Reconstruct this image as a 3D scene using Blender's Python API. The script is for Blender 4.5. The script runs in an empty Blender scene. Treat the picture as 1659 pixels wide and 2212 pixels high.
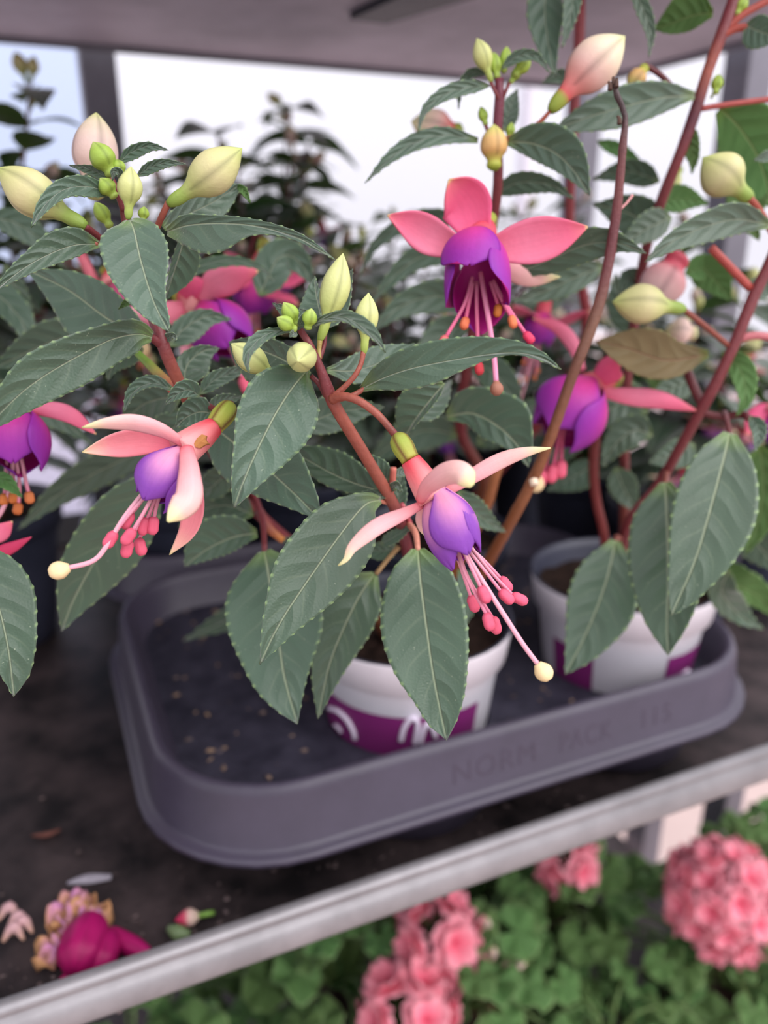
import bpy, math, random
import numpy as np
from mathutils import Matrix, Vector

SC = bpy.context.scene
COL = SC.collection
rnd = random.Random(7)

# ------------------------------------------------------------------ camera
FPX = 1700.0                      # focal length in pixels of the 1659 x 2212 frame
CAMZ = 0.325                      # metres above the shelf board (z = 0)
PITCH, YAW = math.radians(19.6), math.radians(23.5)
F0 = np.array([math.sin(YAW), math.cos(YAW), 0.0])
RV = np.array([math.cos(YAW), -math.sin(YAW), 0.0])
ZV = np.array([0, 0, 1.0])
FV = F0 * math.cos(PITCH) - ZV * math.sin(PITCH)
UV_ = F0 * math.sin(PITCH) + ZV * math.cos(PITCH)
CAM = np.array([0, 0, CAMZ])

cam = bpy.data.cameras.new('camera')
cam.sensor_fit = 'VERTICAL'; cam.sensor_height = 36.0
cam.lens = 36.0 * FPX / 2212.0
cam.clip_start = 0.01; cam.clip_end = 60
cam.dof.use_dof = True; cam.dof.focus_distance = 0.248; cam.dof.aperture_fstop = 6.0
camo = bpy.data.objects.new('camera', cam); COL.objects.link(camo)
camo.matrix_world = Matrix(((RV[0], UV_[0], -FV[0], 0), (RV[1], UV_[1], -FV[1], 0), (RV[2], UV_[2], -FV[2], CAMZ), (0, 0, 0, 1)))
SC.camera = camo

# ------------------------------------------------------------------ overcast sky, soft sun, exposure
W = bpy.data.worlds.new('overcast_sky'); SC.world = W; W.use_nodes = True
nt = W.node_tree; nt.nodes.clear()
out = nt.nodes.new('ShaderNodeOutputWorld'); bg = nt.nodes.new('ShaderNodeBackground')
tc = nt.nodes.new('ShaderNodeTexCoord'); sp = nt.nodes.new('ShaderNodeSeparateXYZ')
mr = nt.nodes.new('ShaderNodeMapRange'); mr.inputs['From Min'].default_value = 0.0; mr.inputs['From Max'].default_value = 1.0
mr.inputs['To Min'].default_value = 0.78; mr.inputs['To Max'].default_value = 1.7     # CIE overcast: zenith brighter
nt.links.new(tc.outputs['Generated'], sp.inputs[0]); nt.links.new(sp.outputs['Z'], mr.inputs['Value'])
nt.links.new(mr.outputs[0], bg.inputs['Strength']); bg.inputs['Color'].default_value = (0.95, 0.935, 1.0, 1)
nt.links.new(bg.outputs[0], out.inputs[0])
sun = bpy.data.lights.new('sun', 'SUN'); sun.energy = 1.9; sun.angle = math.radians(60); sun.color = (1.0, 0.96, 0.95)
suno = bpy.data.objects.new('sun', sun); COL.objects.link(suno)
suno.rotation_euler = Vector((-0.42, 0.62, -0.70)).to_track_quat('-Z', 'Y').to_euler()
if hasattr(SC, 'cycles'):            # light bounces: enough for foliage, keeps the render quick
    SC.cycles.max_bounces = 6; SC.cycles.diffuse_bounces = 3; SC.cycles.glossy_bounces = 2; SC.cycles.transmission_bounces = 4
    SC.cycles.use_adaptive_sampling = True; SC.cycles.adaptive_threshold = 0.03; SC.cycles.caustics_reflective = False; SC.cycles.caustics_refractive = False
vs = SC.view_settings
vs.view_transform = 'Standard'; vs.look = 'None'; vs.exposure = 0.36; vs.gamma = 1.0; vs.use_curve_mapping = False


# ------------------------------------------------------------------ helpers: points, colours, materials
def px(x, y, d):
    """world point seen at pixel x, y of the 1659 x 2212 frame, d metres deep"""
    return CAM + d * (FV + RV * (x - 829.5) / FPX - UV_ * (y - 1106) / FPX)


def on_z(x, y, z):
    r = FV + RV * (x - 829.5) / FPX - UV_ * (y - 1106) / FPX
    return CAM + r * ((z - CAMZ) / r[2])


def lin(*c):
    if len(c) == 1: c = c[0]
    return np.array([((v / 255) / 12.92 if v <= 10 else ((v / 255 + .055) / 1.055) ** 2.4) for v in c])


def nrm(v):
    n = np.linalg.norm(v, axis=-1, keepdims=True); return v / np.maximum(n, 1e-12)


def spline(P, n):
    """Catmull-Rom through the rows of P, n samples spread evenly along it"""
    P = np.asarray(P, float)
    if len(P) == 2: return P[0] + (P[1] - P[0]) * np.linspace(0, 1, n)[:, None]
    Q = np.vstack([2 * P[0] - P[1], P, 2 * P[-1] - P[-2]])
    outp = []
    for i in range(1, len(Q) - 2):
        t = np.linspace(0, 1, 17)[:-1, None]
        a, b, c, d = Q[i - 1], Q[i], Q[i + 1], Q[i + 2]
        outp.append(.5 * ((2 * b) + (-a + c) * t + (2 * a - 5 * b + 4 * c - d) * t ** 2 + (-a + 3 * b - 3 * c + d) * t ** 3))
    outp.append(P[-1:])
    D = np.vstack(outp)
    s = np.r_[0, np.cumsum(np.linalg.norm(np.diff(D[:, :3], axis=0), axis=1))]
    s /= s[-1]
    tt = np.linspace(0, 1, n)
    return np.stack([np.interp(tt, s, D[:, k]) for k in range(D.shape[1])], 1)


def curve1(ctrl, t):
    """smooth interpolation of (t, value) control pairs"""
    c = np.array(ctrl, float)
    x = np.asarray(t, float)
    k = np.clip(np.searchsorted(c[:, 0], x) - 1, 0, len(c) - 2)
    m = np.gradient(c[:, 1], c[:, 0])
    h = c[k + 1, 0] - c[k, 0]; s = (x - c[k, 0]) / h
    return np.maximum(0, (2 * s ** 3 - 3 * s ** 2 + 1) * c[k, 1] + (s ** 3 - 2 * s ** 2 + s) * h * m[k] + (-2 * s ** 3 + 3 * s ** 2) * c[k + 1, 1] + (s ** 3 - s ** 2) * h * m[k + 1])


MATS = {}


def new_mat(name):
    m = bpy.data.materials.new(name); m.use_nodes = True
    MATS[name] = m
    n = m.node_tree.nodes; n.clear()
    o = n.new('ShaderNodeOutputMaterial'); b = n.new('ShaderNodeBsdfPrincipled')
    m.node_tree.links.new(b.outputs[0], o.inputs[0])
    return m, m.node_tree, b, o


def N(t, kind, **kw):
    n = t.nodes.new('ShaderNode' + kind)
    for k, v in kw.items():
        if k in n.inputs: n.inputs[k].default_value = v
        else: setattr(n, k, v)
    return n


def math_n(t, op, a, b=None, c=None, clamp=False):
    n = t.nodes.new('ShaderNodeMath'); n.operation = op; n.use_clamp = clamp
    for i, v in enumerate((a, b, c)):
        if v is None: continue
        if isinstance(v, (int, float)): n.inputs[i].default_value = v
        else: t.links.new(v, n.inputs[i])
    return n.outputs[0]


def mixc(t, fac, a, b, mode='MIX'):
    n = t.nodes.new('ShaderNodeMix'); n.data_type = 'RGBA'; n.blend_type = mode
    for s, v in ((n.inputs[0], fac), (n.inputs[6], a), (n.inputs[7], b)):
        if isinstance(v, (int, float)): s.default_value = v
        elif isinstance(v, (tuple, list, np.ndarray)): s.default_value = (*v[:3], 1)
        else: t.links.new(v, s)
    return n.outputs[2]


def plain(name, col, rough=.5, spec=.5, metal=0.0, noise=0.0, nscale=40.0, col2=None, bump=0.0, bscale=None):
    m, t, b, o = new_mat(name)
    b.inputs['Roughness'].default_value = rough; b.inputs['Metallic'].default_value = metal
    b.inputs['Specular IOR Level'].default_value = spec
    co = N(t, 'TexCoord')
    if noise or col2 is not None:
        nz = N(t, 'TexNoise', Scale=nscale, Detail=4.0, Roughness=.65); t.links.new(co.outputs['Object'], nz.inputs['Vector'])
        r = N(t, 'MapRange'); r.inputs[1].default_value = .35; r.inputs[2].default_value = .65
        t.links.new(nz.outputs['Fac'], r.inputs[0])
        c2 = col2 if col2 is not None else np.asarray(col) * (1 - noise)
        t.links.new(mixc(t, r.outputs[0], col, c2), b.inputs['Base Color'])
    else:
        b.inputs['Base Color'].default_value = (*col[:3], 1)
    if bump:
        nz2 = N(t, 'TexNoise', Scale=bscale or nscale * 4, Detail=4.0); t.links.new(co.outputs['Object'], nz2.inputs['Vector'])
        bp = N(t, 'Bump', Strength=bump, Distance=.001); t.links.new(nz2.outputs['Fac'], bp.inputs['Height'])
        t.links.new(bp.outputs[0], b.inputs['Normal'])
    return m


def leaf_mat(name, base, vein, edge, rough, spec, nside, transl, tcol, sheen=0.0):
    m, t, b, o = new_mat(name)
    at = N(t, 'Attribute', attribute_name='luv'); s = N(t, 'SeparateXYZ'); t.links.new(at.outputs['Vector'], s.inputs[0])
    u, v, lat = s.outputs
    au = math_n(t, 'ABSOLUTE', u)
    co = N(t, 'TexCoord')
    nz = N(t, 'TexNoise', Scale=120.0, Detail=0.0); t.links.new(co.outputs['Object'], nz.inputs['Vector'])
    wob = math_n(t, 'MULTIPLY', math_n(t, 'SUBTRACT', nz.outputs['Fac'], .5), .25)
    sd = math_n(t, 'MULTIPLY', math_n(t, 'GREATER_THAN', u, 0.0), .45)
    q = math_n(t, 'ADD', math_n(t, 'ADD', math_n(t, 'MULTIPLY', math_n(t, 'SUBTRACT', v, math_n(t, 'MULTIPLY', math_n(t, 'POWER', au, 1.25), .2)), nside), wob), sd)
    fr = math_n(t, 'ABSOLUTE', math_n(t, 'SUBTRACT', math_n(t, 'FRACT', q), .5))        # 0 on a side vein
    sv = N(t, 'MapRange', interpolation_type='SMOOTHSTEP'); sv.inputs[1].default_value = .0; sv.inputs[2].default_value = .085; sv.inputs[3].default_value = 1; sv.inputs[4].default_value = 0
    t.links.new(fr, sv.inputs[0])
    fade = N(t, 'MapRange'); fade.inputs[1].default_value = .35; fade.inputs[2].default_value = .95; fade.inputs[3].default_value = 1; fade.inputs[4].default_value = 0
    t.links.new(au, fade.inputs[0])
    svm = math_n(t, 'MULTIPLY', sv.outputs[0], fade.outputs[0])
    mid = N(t, 'MapRange', interpolation_type='SMOOTHSTEP'); mid.inputs[1].default_value = .008; mid.inputs[2].default_value = .042; mid.inputs[3].default_value = 1; mid.inputs[4].default_value = 0
    t.links.new(lat, mid.inputs[0])
    nz2 = N(t, 'TexNoise', Scale=55.0, Detail=2.0); t.links.new(co.outputs['Object'], nz2.inputs['Vector'])
    c = mixc(t, nz2.outputs['Fac'], np.asarray(base) * .72, np.asarray(base) * 1.22)
    oi = N(t, 'ObjectInfo')
    hs = N(t, 'HueSaturation'); t.links.new(c, hs.inputs['Color'])
    t.links.new(math_n(t, 'MULTIPLY_ADD', oi.outputs['Random'], .03, .485), hs.inputs['Hue'])
    t.links.new(math_n(t, 'MULTIPLY_ADD', oi.outputs['Random'], .3, .85), hs.inputs['Value'])
    c = mixc(t, math_n(t, 'MULTIPLY', svm, .07), hs.outputs[0], vein)
    c = mixc(t, math_n(t, 'MULTIPLY', mid.outputs[0], math_n(t, 'MULTIPLY_ADD', v, -.32, .6)), c, vein)
    ti = N(t, 'Attribute', attribute_name='tint'); s2 = N(t, 'SeparateColor'); t.links.new(ti.outputs['Color'], s2.inputs[0])
    c = mixc(t, s2.outputs[0], c, edge)                      # r: pale teeth and rim
    c = mixc(t, s2.outputs[1], c, lin(120, 150, 60))         # g: fresh green leaf base
    spk = N(t, 'TexNoise', Scale=1100.0, Detail=1.0); t.links.new(co.outputs['Object'], spk.inputs['Vector'])
    spr = N(t, 'MapRange'); spr.inputs[1].default_value = .74; spr.inputs[2].default_value = .80; t.links.new(spk.outputs['Fac'], spr.inputs[0])
    c = mixc(t, math_n(t, 'MULTIPLY', spr.outputs[0], .3), c, lin(190, 200, 170))
    t.links.new(c, b.inputs['Base Color'])
    b.inputs['Roughness'].default_value = rough; b.inputs['Specular IOR Level'].default_value = spec
    b.inputs['Sheen Weight'].default_value = sheen; b.inputs['Sheen Roughness'].default_value = .5
    # relief: side veins sunk, blade puffed up between them, fine grain
    grain = N(t, 'TexNoise', Scale=1400.0, Detail=0.0); t.links.new(co.outputs['Object'], grain.inputs['Vector'])
    puff = math_n(t, 'MULTIPLY', math_n(t, 'SINE', math_n(t, 'MULTIPLY', math_n(t, 'FRACT', q), 3.14159)), math_n(t, 'MULTIPLY', fade.outputs[0], -.6))
    h = math_n(t, 'ADD', math_n(t, 'ADD', puff, math_n(t, 'MULTIPLY', mid.outputs[0], -.55)), math_n(t, 'MULTIPLY', grain.outputs['Fac'], .10))
    bp = N(t, 'Bump', Strength=.8, Distance=.0011); t.links.new(h, bp.inputs['Height']); t.links.new(bp.outputs[0], b.inputs['Normal'])
    tr = N(t, 'BsdfTranslucent'); tr.inputs[0].default_value = (*tcol, 1)
    mx = N(t, 'MixShader'); mx.inputs[0].default_value = transl
    t.links.new(b.outputs[0], mx.inputs[1]); t.links.new(tr.outputs[0], mx.inputs[2]); t.links.new(mx.outputs[0], o.inputs[0])
    return m


def tint_mat(name, rough, spec, transl=0.0, var=.12, nscale=200.0, bump=.15, bscale=700.0, streak=0.0):
    """surface coloured by the 'tint' attribute (the thing's own pigment), mottled a little"""
    m, t, b, o = new_mat(name)
    ti = N(t, 'Attribute', attribute_name='tint'); co = N(t, 'TexCoord')
    nz = N(t, 'TexNoise', Scale=nscale, Detail=4.0); t.links.new(co.outputs['Object'], nz.inputs['Vector'])
    k = math_n(t, 'MULTIPLY_ADD', math_n(t, 'SUBTRACT', nz.outputs['Fac'], .5), var * 2, 1.0)
    if streak:
        at = N(t, 'Attribute', attribute_name='luv'); w = N(t, 'TexNoise', Scale=1.0, Detail=3.0)
        mp = N(t, 'Mapping'); mp.inputs['Scale'].default_value = (9, 1.2, 0); t.links.new(at.outputs['Vector'], mp.inputs[0]); t.links.new(mp.outputs[0], w.inputs['Vector'])
        k = math_n(t, 'MULTIPLY', k, math_n(t, 'MULTIPLY_ADD', math_n(t, 'SUBTRACT', w.outputs['Fac'], .5), streak, 1.0))
    vm = N(t, 'VectorMath', operation='SCALE'); t.links.new(ti.outputs['Color'], vm.inputs[0]); t.links.new(k, vm.inputs['Scale'])
    t.links.new(vm.outputs[0], b.inputs['Base Color'])
    b.inputs['Roughness'].default_value = rough; b.inputs['Specular IOR Level'].default_value = spec
    g = N(t, 'TexNoise', Scale=bscale, Detail=2.0); t.links.new(co.outputs['Object'], g.inputs['Vector'])
    bp = N(t, 'Bump', Strength=bump, Distance=.0006); t.links.new(g.outputs['Fac'], bp.inputs['Height']); t.links.new(bp.outputs[0], b.inputs['Normal'])
    if transl:
        tr = N(t, 'BsdfTranslucent'); t.links.new(vm.outputs[0], tr.inputs[0])
        mx = N(t, 'MixShader'); mx.inputs[0].default_value = transl
        t.links.new(b.outputs[0], mx.inputs[1]); t.links.new(tr.outputs[0], mx.inputs[2]); t.links.new(mx.outputs[0], o.inputs[0])
    return m


M_TOP = leaf_mat('leaf_upper_face', lin(57, 84, 62), lin(176, 188, 150), lin(150, 180, 112), .44, .6, 6.0, .10, lin(120, 170, 60), .5)
M_UND = leaf_mat('leaf_underside', lin(92, 128, 72), lin(165, 180, 120), lin(178, 205, 140), .6, .3, 6.0, .30, lin(130, 185, 50))
M_UNDB = leaf_mat('leaf_underside_bronze', lin(118, 102, 74), lin(170, 120, 100), lin(150, 160, 100), .6, .3, 6.0, .2, lin(150, 130, 60))
M_GER = leaf_mat('geranium_leaf', lin(52, 74, 54), lin(120, 150, 100), lin(120, 160, 100), .5, .45, 4.0, .12, lin(110, 160, 50), .1)
M_PET = tint_mat('petal_tissue', .5, .3, .16, .06, 300.0, .25, 500.0, .22)
M_BUD = tint_mat('bud_tissue', .5, .35, .05, .08, 260.0, .2, 900.0)
M_STEM = tint_mat('stem_bark', .45, .45, 0, .25, 420.0, .35, 900.0)
M_DRY = tint_mat('dry_tissue', .8, .2, .1, .35, 300.0, .6, 400.0)


# ------------------------------------------------------------------ helpers: objects
def wloc(o):
    p = np.zeros(3)
    while o is not None: p += np.array(o.location); o = o.parent
    return p


def obj(name, V, Fc, mats, parent=None, origin=None, tint=None, luv=None, midx=None, smooth=True):
    V = np.asarray(V, float)
    org = np.asarray(origin, float) if origin is not None else V[0]
    me = bpy.data.meshes.new(name)
    me.from_pydata((V - org).tolist(), [], [tuple(f) for f in Fc])
    if not isinstance(mats, (list, tuple)): mats = [mats]
    for m in mats: me.materials.append(m)
    if midx is not None: me.polygons.foreach_set('material_index', np.asarray(midx, np.int32))
    if smooth: me.polygons.foreach_set('use_smooth', np.ones(len(me.polygons), bool))
    if tint is not None:
        a = me.attributes.new('tint', 'FLOAT_COLOR', 'POINT')
        c = np.ones((len(V), 4), np.float32); c[:, :3] = np.asarray(tint)
        a.data.foreach_set('color', c.ravel())
    if luv is not None:
        a = me.attributes.new('luv', 'FLOAT_VECTOR', 'POINT'); a.data.foreach_set('vector', np.asarray(luv, np.float32).ravel())
    me.update()
    o = bpy.data.objects.new(name, me); COL.objects.link(o)
    if parent is not None: o.parent = parent; o.location = org - wloc(parent)
    else: o.location = org
    return o


def thing(name, label, cat, loc=(0, 0, 0), group=None):
    o = bpy.data.objects.new(name, None); COL.objects.link(o); o.location = loc
    o.empty_display_size = .02
    return tag(o, label, cat, group)


def tag(o, label=None, cat=None, group=None, kind=None):
    if label: o['label'] = label
    if cat: o['category'] = cat
    if group: o['group'] = group
    if kind: o['kind'] = kind
    return o


def copy_tree(o, parent=None):
    c = o.copy(); COL.objects.link(c); c.parent = parent
    for ch in o.children: copy_tree(ch, c)
    return c


def delete_tree(o):
    for ch in list(o.children): delete_tree(ch)
    bpy.data.objects.remove(o)


# ------------------------------------------------------------------ helpers: shapes (verts, faces, tint, luv)
def box(x0, x1, y0, y1, z0, z1):
    V = [(x, y, z) for z in (z0, z1) for y in (y0, y1) for x in (x0, x1)]
    return np.array(V), [(0, 2, 3, 1), (4, 5, 7, 6), (0, 1, 5, 4), (2, 6, 7, 3), (0, 4, 6, 2), (1, 3, 7, 5)]


def bbox(name, b, mat, parent, bevel=.002, **kw):
    V, Fc = box(*b)
    o = obj(name, V, Fc, mat, parent, origin=V.mean(0), smooth=False, **kw)
    if bevel:
        m = o.modifiers.new('bevel', 'BEVEL'); m.width = bevel; m.segments = 2
    return o


def join(parts):
    V, Fc, T, L = [], [], [], []
    n = 0
    for p in parts:
        v, f, t, l = p
        V.append(v); Fc += [tuple(i + n for i in q) for q in f]; n += len(v)
        T.append(t); L.append(l)
    return np.vstack(V), Fc, np.vstack(T), np.vstack(L)


def tube(P, R, tint, n=10, seg=None, cap=True, lobes=0, lobe=0.0, bump=None, twist=0.0):
    """tube through P with radii R (per control point), tint: one colour or one per control point"""
    P = np.asarray(P, float); k = len(P)
    R = np.broadcast_to(np.asarray(R, float), (k,)); T = np.broadcast_to(np.asarray(tint, float), (k, 3))
    m = seg or max(8, 5 * (k - 1) + 1)
    A = spline(np.column_stack([P, R, T]), m)
    C, r, tt = A[:, :3], np.maximum(A[:, 3], 1e-5), np.clip(A[:, 4:], 0, 1)
    tg = nrm(np.gradient(C, axis=0))
    ref = np.array([0, 0, 1.0]) if abs(tg[0][2]) < .9 else np.array([1.0, 0, 0])
    x = nrm(np.cross(tg[0], ref)); fr = [x]
    for i in range(1, m):
        x = fr[-1] - tg[i] * np.dot(fr[-1], tg[i]); fr.append(nrm(x))
    X = np.array(fr); Y = np.cross(tg, X)
    th = np.linspace(0, 2 * math.pi, n, endpoint=False) + twist
    prof = 1 + (lobe * (np.abs(np.cos(lobes * th / 2)) - .6) if lobes else 0 * th)
    V = (C[:, None] + r[:, None, None] * prof[None, :, None] * (np.cos(th)[None, :, None] * X[:, None] + np.sin(th)[None, :, None] * Y[:, None]))
    if bump is not None: V = V + bump(m, n)[:, :, None] * (V - C[:, None])
    V = V.reshape(-1, 3); TT = np.repeat(tt, n, 0)
    L = np.stack([np.tile(np.cos(th), m), np.repeat(np.linspace(0, 1, m), n), np.full(m * n, 1.0)], 1)
    Fc = [(i * n + j, i * n + (j + 1) % n, (i + 1) * n + (j + 1) % n, (i + 1) * n + j) for i in range(m - 1) for j in range(n)]
    if cap:
        V = np.vstack([V, C[0], C[-1]]); TT = np.vstack([TT, tt[0], tt[-1]]); L = np.vstack([L, [0, 0, 1], [0, 1, 1]])
        a, b = len(V) - 2, len(V) - 1
        Fc += [(a, (j + 1) % n, j) for j in range(n)] + [(b, (m - 1) * n + j, (m - 1) * n + (j + 1) % n) for j in range(n)]
    return V, Fc, TT, L


def revolve(P0, P1, prof, colf, n=24, m=26, lobes=4, lobe=.05, ref=None, bend=None):
    """solid of revolution about P0 -> P1; prof(t) radius, colf(t, th) colour, softly lobed"""
    P0, P1 = np.asarray(P0, float), np.asarray(P1, float)
    ax = nrm(P1 - P0)
    ref = np.asarray(ref if ref is not None else (nrm(CAM - P0) + .3 * RV + .25 * UV_), float)
    x = nrm(ref - ax * np.dot(ref, ax)); y = np.cross(ax, x)
    t = np.linspace(0, 1, m); th = np.linspace(0, 2 * math.pi, n, endpoint=False)
    r = np.maximum(prof(t), 1e-5)
    g = 1 - lobe * (np.abs(np.sin(lobes * th / 2)) < .25) * 1.0 if lobes else np.ones(n)
    C = P0 + (P1 - P0) * t[:, None]
    if bend is not None: C = C + np.asarray(bend) * (4 * t * (1 - t))[:, None]
    env = np.sin(np.pi * np.clip(t, .02, .98)) ** .4
    rad = r[:, None] * (1 - (1 - g)[None] * env[:, None])
    V = C[:, None] + rad[:, :, None] * (np.cos(th)[None, :, None] * x + np.sin(th)[None, :, None] * y)
    tt, hh = np.meshgrid(t, th, indexing='ij')
    T = colf(tt.ravel(), hh.ravel())
    L = np.stack([np.cos(hh).ravel(), tt.ravel(), np.ones(m * n)], 1)
    V = V.reshape(-1, 3)
    Fc = [(i * n + j, i * n + (j + 1) % n, (i + 1) * n + (j + 1) % n, (i + 1) * n + j) for i in range(m - 1) for j in range(n)]
    V = np.vstack([V, C[0], C[-1]]); T = np.vstack([T, T[0], T[-1]]); L = np.vstack([L, L[0], L[-1]])
    a, b = len(V) - 2, len(V) - 1
    Fc += [(a, (j + 1) % n, j) for j in range(n)] + [(b, (m - 1) * n + j, (m - 1) * n + (j + 1) % n) for j in range(n)]
    return V, Fc, T, L


def sheet(G, th, tA, tB, luv):
    """closed thin sheet from a grid G (n, m, 3); tA tints the +normal face, tB the other"""
    n, m, _ = G.shape
    du = np.gradient(G, axis=1); dv = np.gradient(G, axis=0)
    Nn = nrm(np.cross(du, dv))
    A = (G + Nn * th / 2).reshape(-1, 3); B = (G - Nn * th / 2).reshape(-1, 3)
    k = n * m; I = np.arange(k).reshape(n, m)
    Fc, mi = [], []
    for i in range(n - 1):
        for j in range(m - 1):
            a, b, c, d = int(I[i, j]), int(I[i, j + 1]), int(I[i + 1, j + 1]), int(I[i + 1, j])
            Fc.append((a, b, c, d)); mi.append(0)
            Fc.append((d + k, c + k, b + k, a + k)); mi.append(1)
    loop = [int(v) for v in np.r_[I[0, :], I[1:, -1], I[-1, -2::-1], I[-2:0:-1, 0]]]
    for q in range(len(loop)):
        a, b = loop[q], loop[(q + 1) % len(loop)]
        Fc.append((b, a, a + k, b + k)); mi.append(0)
    return np.vstack([A, B]), Fc, np.vstack([tA.reshape(-1, 3), tB.reshape(-1, 3)]), np.vstack([luv.reshape(-1, 3)] * 2), mi


LEAFP = [(0, .05), (.06, .42), (.16, .80), (.30, 1.0), (.45, .98), (.6, .80), (.75, .53), (.88, .25), (.96, .09), (1, .01)]


def leaf_grid(C, S, Nn, wl, wr, tl, tr, teeth, amp, rng, cup=0.0):
    """C mid line (n,3); S points to the right-hand side; Nn the face shown; wl / wr half widths in metres"""
    n = len(C)
    us = np.array([0, .12, .38, .68, .9, 1.0])
    U = np.r_[-us[:0:-1], us]
    G = np.zeros((n, len(U), 3)); L = np.zeros((n, len(U), 3)); T = np.zeros((n, len(U), 3))
    v = np.linspace(0, 1, n)
    ph = [0, .10, 1.0, .12] if teeth else [0]
    mx = max(wl.max(), wr.max())
    ripple = rng.uniform(-1, 1), rng.uniform(0, 6), rng.uniform(2, 4)
    for j, u in enumerate(U):
        w, tn = (wr, tr) if u > 0 else (wl, tl)
        wj = w.copy()
        if abs(u) == 1 and teeth:
            k = np.array([ph[i % 4] * (.8 + .4 * rng.random()) for i in range(n)]) * ((v > .08) & (v < .97))
            wj = wj + amp * (k - .2)
            T[:, j, 0] = .04 + .75 * (k > .6)
        lat = u * wj
        hgt = np.abs(lat) * tn - cup * lat ** 2 / mx + .05 * mx * ripple[0] * np.sin(ripple[2] * 3.1 * v + ripple[1] + (1.5 if u > 0 else 0)) * u ** 2
        G[:, j] = C + S * lat[:, None] + Nn * hgt[:, None]
        L[:, j] = np.stack([np.full(n, u), v, np.abs(lat) / mx], 1)
    T[:, :, 1] = (np.clip(.10 - v, 0, .1) * 6)[:, None]
    return G, L, T


def leaf_px(parent, mid, wl, wr=None, roll=0.0, fold=.16, teeth=13, amp=2.0, flip=False, name='leaf', th=.00035, mats=None, cup=.0, prof=LEAFP):
    """leaf whose mid line runs through (x, y, depth) from base to tip; half widths in pixels (number = default outline, list = own)"""
    rng = random.Random(len(bpy.data.objects))
    n = 4 * teeth + 1 if teeth else 25
    M = spline(mid, n); C = np.array([px(*p) for p in M])
    v = np.linspace(0, 1, n)
    wr = wl if wr is None else wr
    f = lambda w: (curve1(w, v) if isinstance(w, (list, tuple)) else curve1(prof, v) * w) * M[:, 2] / FPX
    Tg = nrm(np.gradient(C, axis=0)); Vw = nrm(CAM - C)
    S = nrm(np.cross(Vw, Tg))
    # right-hand side in the picture: (-ty, tx)
    s2 = np.stack([S @ RV, -(S @ UV_)], 1); t2 = np.stack([Tg @ RV, -(Tg @ UV_)], 1)
    sg = np.sign(np.sum(s2 * np.stack([-t2[:, 1], t2[:, 0]], 1), 1)); S = S * np.where(sg == 0, 1, sg)[:, None]
    Nn = nrm(np.cross(Tg, S)); Nn = Nn * np.sign(np.sum(Nn * Vw, 1))[:, None]
    G, L, T = leaf_grid(C, S, Nn, f(wl), f(wr), fold - roll, fold + roll, teeth, amp * M[:, 2].mean() / FPX, rng, cup)
    du = G[n // 2, -1] - G[n // 2, 0]; dv = G[-1, 5] - G[0, 5]
    if np.dot(np.cross(du, dv), Nn[n // 2]) < 0: G, L, T = G[:, ::-1], L[:, ::-1], T[:, ::-1]
    V, Fc, TT, LL, mi = sheet(G, th, T, T, L)
    mats = mats or [M_TOP, M_UND]
    return obj(name, V, Fc, mats[::-1] if flip else mats, parent, C[0], TT, LL, mi)


def bez(pts):
    return [px(*p) for p in pts]


def stem_px(parent, pts, r, tint, name='stem', mat=None, n=10, seg=None, knob=None):
    """pts (x, y, depth); r in pixels (number or per point)"""
    P = np.array(bez(pts)); d = np.array([p[2] for p in pts])
    R = np.broadcast_to(np.asarray(r, float), (len(pts),)) * d / FPX
    bump = None
    if knob:
        rs = np.random.RandomState(len(pts) + int(pts[0][0]) % 97)
        bump = lambda m, k: knob * rs.randn(m, k)
    V, Fc, T, L = tube(P, R, tint, n, seg, bump=bump)
    return obj(name, V, Fc, mat or M_STEM, parent, P[0], T, L)


# colours of the fuchsia's parts
C_STEM, C_STEM2, C_BROWN = lin(112, 46, 50), lin(148, 78, 64), lin(112, 66, 46)
C_GRN, C_OV = lin(146, 172, 66), lin(140, 150, 58)
C_CREAM, C_YEL = lin(236, 226, 170), lin(226, 226, 140)


def ramp(stops, t):
    s = np.array([x[0] for x in stops]); c = np.array([x[1] for x in stops])
    return np.stack([np.interp(t, s, c[:, k]) for k in range(3)], 1)


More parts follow.
